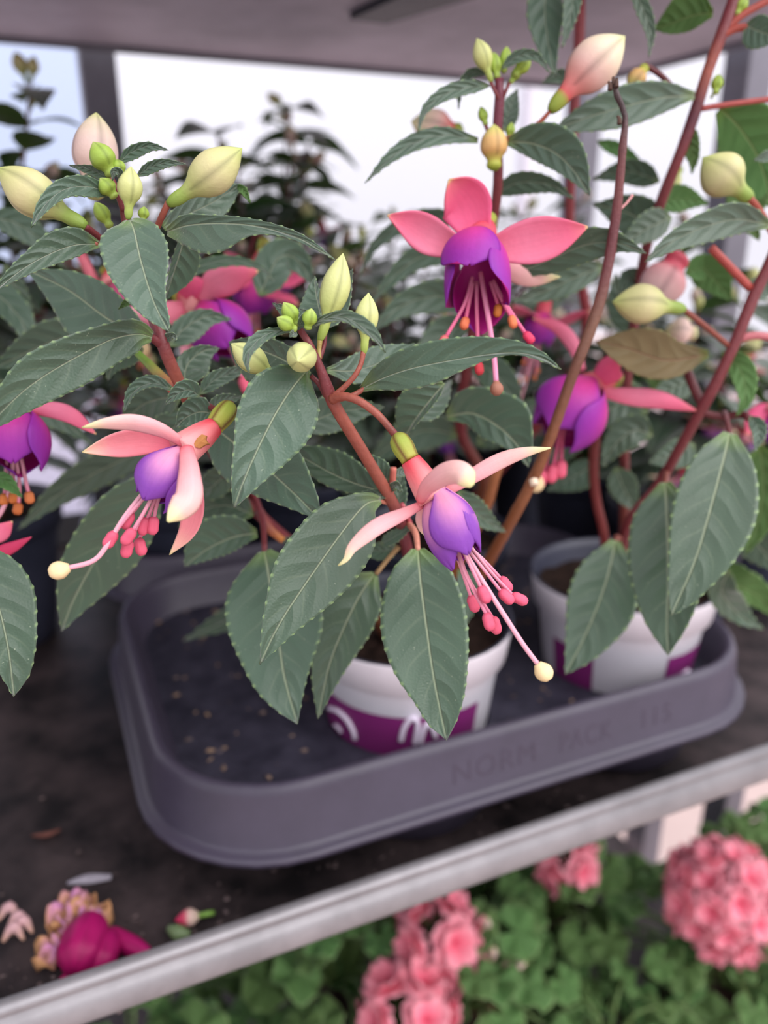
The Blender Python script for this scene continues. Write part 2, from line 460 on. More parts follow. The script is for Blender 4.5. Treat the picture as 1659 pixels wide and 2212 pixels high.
BUDP = [(0, .16), (.05, .27), (.14, .34), (.22, .34), (.30, .44), (.42, .80), (.55, .99), (.68, .97), (.80, .74), (.9, .43), (.97, .14), (1, .02)]
BUDS = [(0, .25), (.06, .5), (.14, .56), (.2, .5), (.26, .58), (.42, .95), (.58, 1.0), (.75, .82), (.9, .42), (.97, .15), (1, .02)]
PAL = {
    'cream': [(0, lin(128, 156, 66)), (.2, lin(150, 172, 84)), (.34, lin(190, 196, 126)), (.6, lin(212, 204, 152)), (.85, lin(204, 204, 140)), (1, lin(180, 194, 112))],
    'yellow': [(0, lin(146, 168, 76)), (.2, lin(168, 184, 94)), (.4, lin(196, 204, 126)), (.7, lin(208, 212, 144)), (1, lin(206, 212, 142))],
    'green': [(0, lin(150, 170, 84)), (.3, lin(156, 184, 72)), (.8, lin(162, 190, 84)), (1, lin(190, 206, 120))],
    'blush': [(0, lin(140, 160, 62)), (.16, lin(150, 160, 66)), (.2, lin(206, 92, 92)), (.32, lin(220, 140, 134)), (.5, lin(228, 190, 178)), (.85, lin(232, 222, 186)), (1, lin(226, 226, 160))],
    'pale': [(0, lin(190, 200, 130)), (.3, lin(222, 190, 178)), (.6, lin(222, 194, 184)), (.85, lin(224, 208, 180)), (1, lin(210, 216, 140))],
    'peach': [(0, lin(150, 176, 60)), (.2, lin(190, 188, 84)), (.4, lin(222, 176, 110)), (.65, lin(226, 184, 120)), (.9, lin(214, 208, 120)), (1, lin(206, 212, 120))],
    'pink': [(0, lin(170, 60, 74)), (.25, lin(186, 70, 88)), (.4, lin(206, 140, 144)), (.8, lin(222, 190, 186)), (1, lin(224, 206, 190))],
}


def bud_at(parent, P0, P1, hw, pal='cream', small=False, n=24, name='bud', ref=None, bend=None):
    st = PAL[pal]; pr = BUDS if small else BUDP

    def colf(t, th):
        c = ramp(st, t)
        seam = np.exp(-((np.abs(((th + math.pi / 4) % (math.pi / 2)) - math.pi / 4)) / .10) ** 2) * (t > .3) * (t < .99)
        ridge = np.exp(-((np.abs((th % (math.pi / 2)) - math.pi / 4)) / .5) ** 2)
        c = c * (1 - .34 * seam[:, None]) * (.90 + .07 * ridge[:, None])
        return np.clip(c, 0, 1)
    V, Fc, T, L = revolve(P0, P1, lambda t: curve1(pr, t) * hw, colf, n, 30, 4, .045, ref, bend)
    return obj(name, V, Fc, M_BUD, parent, P0, T, L)


def bud_px(parent, a, b, w, pal='cream', small=False, bend=0.0, ref=None):
    """a base and b tip as (x, y, depth), w full width in pixels"""
    d = (a[2] + b[2]) / 2
    A, B = px(*a), px(*b)
    sd = nrm(np.cross(nrm(B - A), nrm(CAM - A)))
    return bud_at(parent, A, B, w / 2 * d / FPX, pal, small, 24 if w > 40 else 16, ref=ref, bend=sd * bend * d / FPX)


SEPP = [(0, .42), (.12, .60), (.3, .88), (.48, 1.0), (.65, .88), (.8, .58), (.92, .25), (1, .015)]
SEP_OUT = [(0, lin(232, 112, 124)), (.12, lin(234, 152, 158)), (.45, lin(238, 180, 182)), (.78, lin(240, 196, 186)), (.9, lin(236, 222, 174)), (1, lin(220, 220, 156))]
SEP_IN = [(0, lin(224, 90, 118)), (.3, lin(230, 124, 138)), (.7, lin(232, 138, 146)), (.92, lin(236, 184, 164)), (1, lin(222, 210, 150))]
SEP_ROSE = [(0, lin(226, 84, 112)), (.3, lin(232, 98, 142)), (.75, lin(232, 100, 138)), (.95, lin(234, 116, 134)), (1, lin(228, 200, 130))]
SEP_ROSE2 = [(0, lin(230, 120, 146)), (.4, lin(236, 132, 160)), (.8, lin(230, 108, 140)), (.96, lin(230, 116, 132)), (1, lin(228, 200, 140))]


def sepal3(parent, C, S, Nn, w, cA, cB, cup=.35, tl=0.0, tr=0.0, prof=SEPP, name='sepal', th=.0006, origin=None):
    n = len(C); v = np.linspace(0, 1, n)
    wl, wr = (curve1(prof, v) * x for x in (w if isinstance(w, (tuple, list)) else (w, w)))
    us = np.linspace(-1, 1, 11)
    G = np.zeros((n, 11, 3)); L = np.zeros((n, 11, 3))
    for j, u in enumerate(us):
        lat = u * (wr if u > 0 else wl); tn = tr if u > 0 else tl
        h = np.abs(lat) * tn - cup * (u ** 2) * np.maximum(wl, wr)
        G[:, j] = C + S * lat[:, None] + Nn * h[:, None]; L[:, j] = np.stack([np.full(n, u), v, np.abs(lat)], 1)
    du = G[n // 2, -1] - G[n // 2, 0]; dv = G[-1, 5] - G[0, 5]
    if np.dot(np.cross(du, dv), Nn[n // 2]) < 0: G, L = G[:, ::-1], L[:, ::-1]
    vv = np.repeat(v, 11)
    V, Fc, T, L2, mi = sheet(G, th, ramp(cA, vv).reshape(n, 11, 3), ramp(cB, vv).reshape(n, 11, 3), L)
    return obj(name, V, Fc, M_PET, parent, C[0], T, L2)


def sepal_px(parent, mid, w, cA=SEP_OUT, cB=SEP_IN, cup=.35, tl=0.0, tr=0.0, prof=SEPP, n=26):
    M = spline(mid, n); C = np.array([px(*p) for p in M])
    Tg = nrm(np.gradient(C, axis=0)); Vw = nrm(CAM - C); S = nrm(np.cross(Vw, Tg))
    s2 = np.stack([S @ RV, -(S @ UV_)], 1); t2 = np.stack([Tg @ RV, -(Tg @ UV_)], 1)
    sg = np.sign(np.sum(s2 * np.stack([-t2[:, 1], t2[:, 0]], 1), 1)); S = S * np.where(sg == 0, 1, sg)[:, None]
    Nn = nrm(np.cross(Tg, S)); Nn = Nn * np.sign(np.sum(Nn * Vw, 1))[:, None]
    k = M[:, 2].mean() / FPX
    w = (w[0] * k, w[1] * k) if isinstance(w, (tuple, list)) else w * k
    return sepal3(parent, C, S, Nn, w, cA, cB, cup, tl, tr, prof)


VIO = dict(base=lin(228, 150, 184), mid=lin(150, 84, 184), edge=lin(120, 56, 164), inn=lin(160, 34, 150))
MAG = dict(base=lin(206, 62, 140), mid=lin(170, 48, 158), edge=lin(130, 46, 162), inn=lin(168, 20, 118))


def petal3(parent, A, ax, X, Y, Ln, R, th0, span, pal, off=0.0, roll=.10, flare=0.0, prof=None, tipn=.035):
    """one petal of the bell: sheet on a surface of revolution about A + ax*t, centred on angle th0, one edge tucked under the next"""
    n, m = 22, 21
    v = np.linspace(0, 1, n); u = np.linspace(-1, 1, m)
    pr = prof or [(0, .22), (.12, .50), (.3, .84), (.5, 1.0), (.7, .96), (.88, .80), (1, .66)]
    r = curve1(pr, v) * R
    shp = curve1([(0, .30), (.2, .62), (.45, .92), (.7, 1.0), (.86, .86), (.95, .58), (1, .30)], v)
    G = np.zeros((n, m, 3)); L = np.zeros((n, m, 3)); TA = np.zeros((n, m, 3)); TB = np.zeros((n, m, 3))
    for j, q in enumerate(u):
        th = th0 + q * span * shp
        ln = Ln * (1 - .10 * q * q * v ** 2 - tipn * (abs(q) < .1) * v ** 6)
        rr = r * (1 + off + roll * q * v ** .5) + flare * R * np.abs(q) ** 3 * v ** 2
        G[:, j] = A + ax * (ln * v)[:, None] + rr[:, None] * (np.cos(th)[:, None] * X + np.sin(th)[:, None] * Y)
        L[:, j] = np.stack([np.full(n, q), v, np.full(n, 1.0)], 1)
        f = np.clip(v * 1.9 - .1 + .65 * q * q - (.42 * (1 - q * q)), 0, 1)
        g = np.clip(v * 1.2 - .55 + .55 * q * q, 0, 1)
        c = pal['base'] * (1 - f)[:, None] + pal['mid'] * f[:, None]
        TA[:, j] = c * (1 - g)[:, None] + pal['edge'] * g[:, None]
        TB[:, j] = pal['inn'] * (.8 + .2 * v)[:, None]
    du = G[n // 2, -1] - G[n // 2, 0]; dv = G[-1, m // 2] - G[0, m // 2]
    outn = math.cos(th0) * X + math.sin(th0) * Y
    if np.dot(np.cross(du, dv), outn) < 0: G, L, TA, TB = G[:, ::-1], L[:, ::-1], TA[:, ::-1], TB[:, ::-1]
    V, Fc, T, L2, mi = sheet(G, .0004, TA, TB, L)
    return obj('petal', V, Fc, M_PET, parent, A, T, L2)


def stamen3(parent, P, r, c0, c1, anth=None, ac=lin(226, 84, 110), alen=.0032, aw=.0012, adir=None, view=None):
    """filament through the points P with a two-lobed anther at its end"""
    parts = [tube(P, r, [c0 + (c1 - c0) * k / (len(P) - 1) for k in range(len(P))], 8)]
    if anth is not False:
        d = nrm(np.asarray(adir if adir is not None else P[-1] - P[-2], float))
        B = P[-1] - d * alen * .15
        parts.append(revolve(B, B + d * alen, lambda t: aw * curve1([(0, .55), (.15, .9), (.5, 1), (.85, .9), (1, .5)], t),
                             lambda t, th: ac * (1 - .25 * np.exp(-((np.abs((th % math.pi) - math.pi / 2)) / .3) ** 2))[:, None] * (.92 + .16 * np.sin(2.6 * t))[:, None], 14, 9, 2, .22))
    V, Fc, T, L = join(parts)
    return obj('stamen', V, Fc, M_PET, parent, P[0], np.clip(T, 0, 1), L)


def style3(parent, P, r, c0, tipc, tip=.0021):
    parts = [tube(P, r, c0, 9, 22)]
    d = nrm(P[-1] - P[-2])
    B = P[-1] - d * tip * .4
    parts.append(revolve(B, B + d * tip * 2.1, lambda t: tip * curve1([(0, .45), (.12, .62), (.35, .95), (.6, 1), (.85, .8), (1, .45)], t),
                         lambda t, th: np.broadcast_to(tipc, (len(t), 3)) * (.94 + .06 * t)[:, None], 16, 12, 4, .12))
    V, Fc, T, L = join(parts)
    return obj('style', V, Fc, M_PET, parent, P[0], np.clip(T, 0, 1), L)


C_FIL, C_FIL2 = lin(234, 172, 188), lin(232, 138, 166)
C_STIG = lin(246, 222, 172)


def tube_part(parent, O0, O1, T1, wo, w0, w1, c0, c1, label=None):
    """calyx tube mesh 'flower' from O1 to T1 that carries ovary O0 -> O1 and all other pieces as sub-parts"""
    ln = np.linalg.norm(T1 - O1)

    def colf(t, th):
        rib = .5 + .5 * np.cos(4 * th)
        k = np.clip(t * 1.1 - .1 + .35 * rib, 0, 1)
        return c0 * (1 - k)[:, None] + c1 * k[:, None]
    V, Fc, T, L = revolve(O1, T1, lambda t: curve1([(0, w0), (.3, (w0 * .55 + w1 * .45)), (.7, w1 * .92), (1, w1)], t), colf, 24, 16, 4, .0)
    f = obj('flower', V, Fc, M_PET, parent, O1, T, L)

    def colo(t, th):
        rib = np.exp(-((np.abs((th % (math.pi / 2)) - math.pi / 4)) / .2) ** 2)
        c = ramp([(0, lin(138, 140, 62)), (.4, lin(150, 164, 64)), (1, lin(164, 160, 70))], t)
        return c * (1 - .85 * rib)[:, None] + lin(96, 40, 30) * (.85 * rib)[:, None]
    V, Fc, T, L = revolve(O0, O1, lambda t: wo * curve1([(0, .38), (.1, .72), (.35, .98), (.6, 1), (.85, .88), (1, .84)], t), colo, 32, 14, 4, .05)
    obj('ovary', V, Fc, M_BUD, f, O0, T, L)
    return f


def fan(a, ax):
    ref = CAM - a; x = nrm(ref - ax * np.dot(ref, ax)); return x, np.cross(ax, x)


# prototypes that far plants copy ------------------------------------------------
def local_leaf(name, ln, hw, droop, rng, mats=None, teeth=9):
    n = 4 * teeth + 1
    v = np.linspace(0, 1, n)
    C = np.stack([0 * v, ln * (v - .12 * droop * v ** 2), ln * (.18 * v - .75 * droop * v ** 2)], 1)
    Tg = nrm(np.gradient(C, axis=0)); S = np.broadcast_to([1.0, 0, 0], (n, 3)); Nn = np.cross(S, Tg)
    w = curve1(LEAFP, v) * hw
    G, L, T = leaf_grid(C, S, Nn, w, w, .22, .22, teeth, ln * .012, rng, .1)
    V, Fc, TT, LL, mi = sheet(G, .0004, T, T, L)
    return obj(name, V, Fc, mats or [M_TOP, M_UND], None, (0, 0, 0), TT, LL, mi)


def local_flower(s=1.0, pal=MAG, out=SEP_ROSE, inn=SEP_ROSE2, rng=rnd, anthc=lin(214, 120, 70)):
    """a hanging flower, base of the ovary at the origin, axis -Z"""
    z = np.array([0, 0, -1.0])
    O0, O1, T1 = z * 0, z * .007 * s, z * .017 * s
    f = tube_part(None, O0, O1, T1, .0032 * s, .0030 * s, .0048 * s, lin(206, 52, 70), lin(222, 96, 112))
    for k in range(4):
        a = k * math.pi / 2 + rng.uniform(-.2, .2)
        o = np.array([math.cos(a), math.sin(a), 0])
        up = rng.uniform(-.4, .55)
        P = spline(np.array([T1 + o * .002 * s, T1 + o * .012 * s + z * .003 * s, T1 + o * .022 * s - z * up * .008 * s, T1 + o * .031 * s - z * up * .016 * s]), 16)
        S = np.broadcast_to(np.cross(o, z), (16, 3)); Tg = nrm(np.gradient(P, axis=0)); Nn = nrm(np.cross(Tg, S))
        Nn = Nn * np.sign(Nn[:, 2:3] + 1e-9)
        sepal3(f, P, S, Nn, .0062 * s, out, inn, .3)
    X, Y = np.array([1.0, 0, 0]), np.array([0, 1.0, 0])
    for k in range(4):
        petal3(f, T1 - z * .002 * s, z, X, Y, .021 * s, .0098 * s, k * math.pi / 2 + .6, 1.05, pal, .02 * k)
    for k in range(6):
        a = k * math.pi / 3 + rng.uniform(-.3, .3); o = np.array([math.cos(a), math.sin(a), 0])
        l = rng.uniform(.028, .04) * s
        stamen3(f, np.array([T1, T1 + z * l * .5 + o * .0025 * s, T1 + z * l + o * .005 * s]), .00045 * s, C_FIL, C_FIL2, ac=anthc, alen=.003 * s, aw=.0011 * s)
    style3(f, np.array([T1, T1 + z * .03 * s, T1 + z * .052 * s + X * .002]), .0006 * s, C_FIL, C_STIG, .0016 * s)
    return f


def place(o, parent, P, d, up, s=1.0, spin=0.0):
    """put a local prototype (+Y forward, +Z up) at world point P looking along d"""
    y = nrm(np.asarray(d, float)); zz = np.asarray(up, float); zz = zz - y * np.dot(zz, y); zz = nrm(zz) if np.linalg.norm(zz) > 1e-6 else np.array([1.0, 0, 0]); x = np.cross(y, zz)
    M = Matrix(((x[0], y[0], zz[0], 0), (x[1], y[1], zz[1], 0), (x[2], y[2], zz[2], 0), (0, 0, 0, 1))) @ Matrix.Rotation(spin, 4, 'Y')
    o.parent = parent
    M.translation = Vector(np.asarray(P) - (wloc(parent) if parent else 0))
    o.matrix_basis = M @ Matrix.Scale(s, 4)
    return o


# ================================================================== THE SETTING
M_BOARD = plain('grimy_plywood', lin(70, 59, 60), .6, .3, col2=lin(24, 20, 22), nscale=22.0, bump=.5, bscale=160.0)
M_RAIL = plain('galvanised_rail', lin(150, 147, 150), .45, .5, .4, .25, 30.0, bump=.1)
M_POST = plain('galvanised_post', lin(126, 124, 134), .5, .4, .45, .2, 20.0)
M_SHELFU = plain('upper_shelf_panel', lin(182, 177, 194), .6, .35, .0, .32, 7.0, bump=.15)
M_DARK = plain('dark_steel', lin(22, 23, 36), .5, .4)
M_TRAY = plain('tray_plastic', lin(66, 60, 76), .42, .5, 0, .18, 25.0, bump=.12, bscale=400.0)
M_DECK = plain('tray_deck_dusty', lin(38, 37, 50), .5, .4, col2=lin(62, 60, 74), nscale=45.0, bump=.3, bscale=300.0)
M_POTW = plain('white_pot_plastic', lin(234, 230, 238), .38, .5, 0, .06, 30.0)
M_POTIN = plain('dark_pot_plastic', lin(56, 58, 74), .45, .45, 0, .2, 40.0)
M_PURP = plain('purple_print', lin(128, 40, 110), .4, .45, 0, .15, 20.0)
M_PRINT = plain('white_print', lin(226, 214, 232), .4, .4)
M_SOIL = plain('potting_soil', lin(58, 44, 38), .9, .1, col2=lin(26, 20, 18), nscale=120.0, bump=1.0, bscale=260.0)
M_FLOOR = plain('concrete_floor', lin(186, 164, 158), .7, .3, 0, .12, 3.0)
M_GREY = plain('glazing_bar', lin(214, 212, 222), .5, .4)

# floor, glazed greenhouse wall
V, Fc = box(-6, 9, -6, 9, -1.12, -1.0)
tag(obj('floor', V, Fc, M_FLOOR, None, (0, 0, -1.0), smooth=False), 'pale pinkish concrete floor beyond the plant trolley', 'floor', kind='structure')


def pane_mat(name, col, k):
    m, t, b, o = new_mat(name)
    tr = N(t, 'BsdfTransparent'); tr.inputs[0].default_value = (*col, 1)
    mx = N(t, 'MixShader'); mx.inputs[0].default_value = k
    b.inputs['Base Color'].default_value = (.85, .85, .9, 1); b.inputs['Roughness'].default_value = .3
    t.links.new(tr.outputs[0], mx.inputs[1]); t.links.new(b.outputs[0], mx.inputs[2]); t.links.new(mx.outputs[0], o.inputs[0])
    return m


PB, PW = pane_mat('bluish_pane', (.80, .86, .98), .06), pane_mat('clear_pane', (.96, .96, .98), .06)
win = thing('window_1', 'tall pale glazed greenhouse wall behind the trolley', 'window', (1.0, 3.4, -1.0)); win['kind'] = 'structure'
xs = [-3.0, -1.2, -.28, .36, 2.2, 4.0, 5.8, 7.6]
for i in range(len(xs) - 1):
    bbox('pane', (xs[i] + .03, xs[i + 1] - .03, 3.39, 3.40, -.98, 2.58), PB if i in (1, 2) else PW, win, 0)
for i, x in enumerate(xs):
    bbox('glazing_bar', (x - .03, x + .03, 3.36, 3.43, -.98, 2.58), M_GREY, win, .004)
bbox('sill_bar', (-3.03, 7.63, 3.34, 3.45, -1.0, -.98), M_GREY, win, .004)
bbox('head_bar', (-3.03, 7.63, 3.34, 3.45, 2.58, 2.66), M_GREY, win, .004)

# ------------------------------------------------------------------ plant trolley
SHX0, SHX1, SHY0, SHY1 = -.78, .68, .282, .945
BZ = -.022                        # top of the shelf board, sunk below its front rail


def extrude_x(prof, x0, x1):
    k = len(prof)
    V = [(x, y, z) for x in (x0, x1) for y, z in prof]
    Fc = [(i, (i + 1) % k, k + (i + 1) % k, k + i) for i in range(k)] + [tuple(range(k))[::-1], tuple(range(k, 2 * k))]
    return np.array(V, float), Fc


sh = thing('trolley_shelf', 'dark grimy trolley shelf with a galvanised front rail under the tray', 'shelf', (0, SHY0, BZ - .012))
bbox('board', (SHX0, SHX1, .316, SHY1, BZ - .006, BZ), M_BOARD, sh, .001)
prof = [(.3165, BZ + .0004), (.2935, -.0015), (.2930, .0150), (.2915, .0166), (.2880, .0170), (.2858, .0158), (.2850, .0140), (.2858, .0126), (.2856, .0112), (.2836, .0096), (.2820, .0062), (.2814, .0020), (.2818, -.0022), (.2836, -.0048), (.2870, -.0056), (.2905, -.0052), (.3165, BZ - .003)]
V, Fc = extrude_x(prof, SHX0, SHX1)
obj('front_rail', V, Fc, M_RAIL, sh, (0, .287, 0), smooth=True)
V, Fc = extrude_x([(SHY1 - .004, BZ - .012), (SHY1, BZ - .012), (SHY1, .014), (SHY1 - .004, .014)], SHX0, SHX1)
obj('back_rail', V, Fc, M_RAIL, sh, (0, SHY1, 0), smooth=False)

UZ = CAMZ + .175
up = thing('trolley_shelf', 'grey underside of the upper trolley shelf above the fuchsias', 'shelf', (0, SHY0, UZ))
bbox('panel', (SHX0, SHX1 - .012, SHY0, SHY1 - .015, UZ, UZ + .012), M_SHELFU, up, .001)
bbox('edge_strip', (SHX0, SHX1 - .012, SHY1 - .017, SHY1 - .012, UZ - .006, UZ + .014), M_POST, up, .001)
bbox('edge_strip', (SHX1 - .012, SHX1 - .007, SHY0, SHY1 - .012, UZ - .006, UZ + .014), M_POST, up, .001)
bbox('edge_strip', (SHX0, SHX1 - .012, SHY0 - .004, SHY0, UZ - .012, UZ + .014), M_RAIL, up, .001)
q = [on_z(x, y, UZ - .004)[:2] for x, y in ((756, 37), (835, 47), (1030, -12), (900, -30))]
V = np.array([(*p, z) for z in (UZ - .006, UZ + .001) for p in q])
obj('support_rib', V, [(0, 1, 2, 3), (7, 6, 5, 4), (0, 4, 5, 1), (1, 5, 6, 2), (2, 6, 7, 3), (3, 7, 4, 0)], M_DARK, up, smooth=False)

low = thing('trolley_shelf', 'lower trolley shelf holding the pink geraniums', 'shelf', (0, SHY0, -.5))
bbox('board', (SHX0, SHX1, SHY0 + .004, SHY1, -.512, -.5), M_BOARD, low, .001)
bbox('front_rail', (SHX0, SHX1, SHY0 - .004, SHY0 + .004, -.514, -.486), M_RAIL, low, .002)

fr = thing('plant_trolley', 'upright galvanised trolley posts carrying the shelves', 'trolley', (0, SHY1, -1.0))


def at_Y(x, y, Y):
    r = px(x, y, 1.0) - CAM; return CAM + r * (Y / r[1])


for (x, y, Y, w) in ((212, 170, SHY1 + .02, .036), (1268, 150, SHY1 + .02, .036)):
    p = at_Y(x, y, Y)
    bbox('post', (p[0] - w / 2, p[0] + w / 2, Y - .018, Y + .018, -1.0, 1.0), M_POST, fr, .003)
r = px(1592, 330, 1.0) - CAM; p = CAM + r * (.715 / r[0])
bbox('post', (.697, .733, p[1] - .018, p[1] + .018, -1.0, 1.0), M_POST, fr, .003)
bbox('post', (.690, .722, .55, .582, -1.0, -.06), M_POST, fr, .003)


# ------------------------------------------------------------------ growing trays
def rrect(x0, x1, y0, y1, r, k=8):
    P = []
    for cx, cy, a0 in ((x1 - r, y0 + r, -90), (x1 - r, y1 - r, 0), (x0 + r, y1 - r, 90), (x0 + r, y0 + r, 180)):
        for i in range(k + 1):
            a = math.radians(a0 + 90 * i / k); P.append((cx + r * math.cos(a), cy + r * math.sin(a)))
    return np.array(P)


TX0, TX1, TY0, TY1 = .017, .432, .303, .612
DECKZ, RIMZ = .0395, .066
WELLS = [(.186, .390), (.348, .388), (.264, .516)]
WELLS2 = [(.102, .388), (.22, .388), (.338, .388), (.102, .524), (.22, .524), (.338, .524)]
WR = .0520


def make_tray(label, wells, name='growing_tray'):
    from mathutils.geometry import delaunay_2d_cdt
    t = thing(name, label, 'tray', ((TX0 + TX1) / 2, (TY0 + TY1) / 2, BZ), 'grey plastic growing trays on the shelf')
    loops = [(.0035, .0255), (.0, .0262), (.0, .0290), (.0018, .0302), (.0052, .0304), (.0066, .0325), (.0095, .0610), (.0112, .0646), (.0130, .0660), (.0150, .0660), (.0166, .0648), (.0180, .0615), (.0230, .0425), (.0255, DECKZ)]
    Vs = [np.column_stack([rrect(TX0 + i, TX1 - i, TY0 + i, TY1 - i, .078 - i), np.full(36, z)]) for i, z in loops]
    k = 36
    Fc = [(a * k + j, a * k + (j + 1) % k, (a + 1) * k + (j + 1) % k, (a + 1) * k + j) for a in range(len(loops) - 1) for j in range(k)]
    V = np.vstack(Vs)
    w = obj('raised_wall', V, Fc, M_TRAY, t, ((TX0 + TX1) / 2, (TY0 + TY1) / 2, 0))
    pts = [Vector(p[:2]) for p in Vs[-1]]; edges = [(j, (j + 1) % k) for j in range(k)]
    for cx, cy in wells:
        b = len(pts)
        for j in range(28):
            a = 2 * math.pi * j / 28; pts.append(Vector((cx + WR * math.cos(a), cy + WR * math.sin(a))))
        edges += [(b + j, b + (j + 1) % 28) for j in range(28)]
    r = delaunay_2d_cdt(pts, edges, [], 1, 1e-6)
    v2 = np.array([tuple(p) for p in r[0]])
    tri = [f for f in r[2] if all(np.hypot(*(v2[list(f)].mean(0) - c)) > WR * .985 for c in np.array(wells))]
    V = np.column_stack([v2, np.full(len(v2), DECKZ)])
    fo = []
    for f in tri:
        a, b, c = (v2[i] for i in f)
        fo.append(f if (b[0] - a[0]) * (c[1] - a[1]) - (b[1] - a[1]) * (c[0] - a[0]) > 0 else f[::-1])
    obj('deck', V, fo, M_DECK, t, ((TX0 + TX1) / 2, (TY0 + TY1) / 2, DECKZ), smooth=False)
    th = np.linspace(0, 2 * math.pi, 28, endpoint=False)
    for cx, cy in wells:
        rings = [(WR, DECKZ), (.0575, DECKZ - .006), (.0535, BZ + .004), (.050, BZ + .0005)]
        V = np.vstack([np.column_stack([cx + q * np.cos(th), cy + q * np.sin(th), np.full(28, z)]) for q, z in rings] + [[[cx, cy, BZ + .0005]]])
        Fc = [(a * 28 + j, a * 28 + (j + 1) % 28, (a + 1) * 28 + (j + 1) % 28, (a + 1) * 28 + j) for a in range(3) for j in range(28)] + [(84 + j, 84 + (j + 1) % 28, 112) for j in range(28)]
        obj('well', V, Fc, M_TRAY, t, (cx, cy, BZ + .0005))
    return t


tray = make_tray('dark grey plastic tray in front holding the white pots, empty at its left end', WELLS)
tr2 = make_tray('dark grey tray further back on the shelf, mostly hidden by leaves', WELLS2); tr2.location.y += .318


def text_mesh(s, size, depth):
    c = bpy.data.curves.new('lettering', 'FONT'); c.body = s; c.size = size; c.extrude = depth; c.space_character = 1.15
    o = bpy.data.objects.new('lettering', c); COL.objects.link(o)
    me = bpy.data.meshes.new_from_object(o.evaluated_get(bpy.context.evaluated_depsgraph_get()))
    bpy.data.objects.remove(o); return me


for s, xa, xb in (('NORM', 955, 1130), ('PACK', 1180, 1290), ('115', 1345, 1412)):
    a, b = on_z(xa, 1645 - (xa - 955) * .31, .048), on_z(xb, 1645 - (xb - 955) * .31, .048)
    me = text_mesh(s, .018, .0006)
    w = max(v.co.x for v in me.vertices)
    o = bpy.data.objects.new('embossed_lettering', me); COL.objects.link(o); me.materials.append(M_TRAY)
    o.parent = tray
    sx = (b[0] - a[0]) / w
    o.matrix_basis = Matrix.Translation(Vector((a[0], TY0 + .0078, .0405)) - tray.location) @ Matrix.Rotation(math.radians(84), 4, 'X') @ Matrix.Diagonal((sx, 1, 1, 1))


# ------------------------------------------------------------------ pots
POTR, POTZ = .0635, .106
POTPROF = [(.0412, BZ + .002), (.0430, BZ + .005), (.0462, .006), (.0560, .082), (.0575, .0835), (.0600, .0840), (.0628, .1035), (.0635, .1055), (.0628, .106), (.0612, .1055), (.0600, .100), (.0560, .086)]


def make_pot(label, x, y, mat, inner, name='plant_pot', band=None, group=None, edge=None):
    t = thing(name, label, 'pot', (x, y, BZ + .002), group)
    k = 40; th = np.linspace(0, 2 * math.pi, k, endpoint=False)
    V = np.vstack([np.column_stack([x + r * np.cos(th), y + r * np.sin(th), np.full(k, z)]) for r, z in POTPROF])
    nl = len(POTPROF)
    Fc = [(a * k + j, a * k + (j + 1) % k, (a + 1) * k + (j + 1) % k, (a + 1) * k + j) for a in range(nl - 1) for j in range(k)] + [tuple(range(k))[::-1]]
    mi = [0 if a < 7 else 1 for a in range(nl - 1) for j in range(k)] + [0]
    obj('pot_body', V, Fc, [mat, inner], t, (x, y, .003), midx=mi)
    rs = np.random.RandomState(int(x * 1e4) % 999)
    rr = [0, .012, .025, .037, .048, .0568]
    V = [(x, y, .094)]
    for r in rr[1:]:
        for a in th: V.append((x + r * math.cos(a), y + r * math.sin(a), .092 + rs.uniform(-.003, .003)))
    Fc = [(0, 1 + j, 1 + (j + 1) % k) for j in range(k)] + [(1 + a * k + j, 1 + (a + 1) * k + j, 1 + (a + 1) * k + (j + 1) % k, 1 + a * k + (j + 1) % k) for a in range(len(rr) - 2) for j in range(k)]
    obj('soil', V, Fc, M_SOIL, t, (x, y, .092))
    if band:
        a0, a1, z0, z1 = band
        n = 24; aa = np.linspace(a0, a1, n)
        V = []
        for z in np.linspace(z0, z1, 4):
            r = np.interp(z, [.006, .082], [.0462, .0560]) + .0004
            for a in aa: V.append((x + r * math.cos(a), y + r * math.sin(a), z))
        Fc = [(i * n + j, i * n + j + 1, (i + 1) * n + j + 1, (i + 1) * n + j) for i in range(3) for j in range(n - 1)]
        obj('printed_band', V, Fc, M_PURP, t, (x, y, z0))
    return t


def on_pot(x, y, cx, cy, off=.0008):
    """point where the sight line of a pixel meets the wall of the pot standing at cx, cy"""
    r = px(x, y, 1.0) - CAM
    for s in np.linspace(.3, .7, 1600):
        p = CAM + r * s
        if math.hypot(p[0] - cx, p[1] - cy) <= np.interp(p[2], [.006, .082, .084, .106], [.0462, .0560, .060, .0635]) + off: return p
    return CAM + r * .45


P1, P2 = WELLS[0], WELLS[1]
aR = math.atan2(*(on_pot(1066, 1520, *P1) - np.array([*P1, 0]))[[1, 0]])
pot1 = make_pot('white plastic pot with purple printed band behind the long hanging leaf', *P1, M_POTW, M_POTIN, band=(aR - 2.6, aR, .018, .0675), group='white pots with a purple band')
for pts in ([(712, 1530), (730, 1536), (750, 1554), (763, 1578), (767, 1596)], [(724, 1566), (732, 1572), (738, 1582)],
            [(866, 1600), (872, 1575), (884, 1556), (897, 1552), (902, 1566), (900, 1585), (896, 1606)], [(908, 1604), (914, 1580), (924, 1562), (934, 1574), (940, 1592)]):
    P = np.array([on_pot(x, y, *P1) for x, y in pts])
    V, Fc, T, L = tube(P, .0016 if len(pts) > 3 else .0012, (1, 1, 1), 8)
    obj('script_lettering', V, Fc, M_PRINT, pot1, P[0])
a2 = math.atan2(*(on_pot(1445, 1430, *P2) - np.array([*P2, 0]))[[1, 0]])
pot2 = make_pot('white plastic pot with purple print at the right end of the tray', *P2, M_POTW, M_POTIN, band=(a2, a2 + .85, .018, .0675), group='white pots with a purple band')
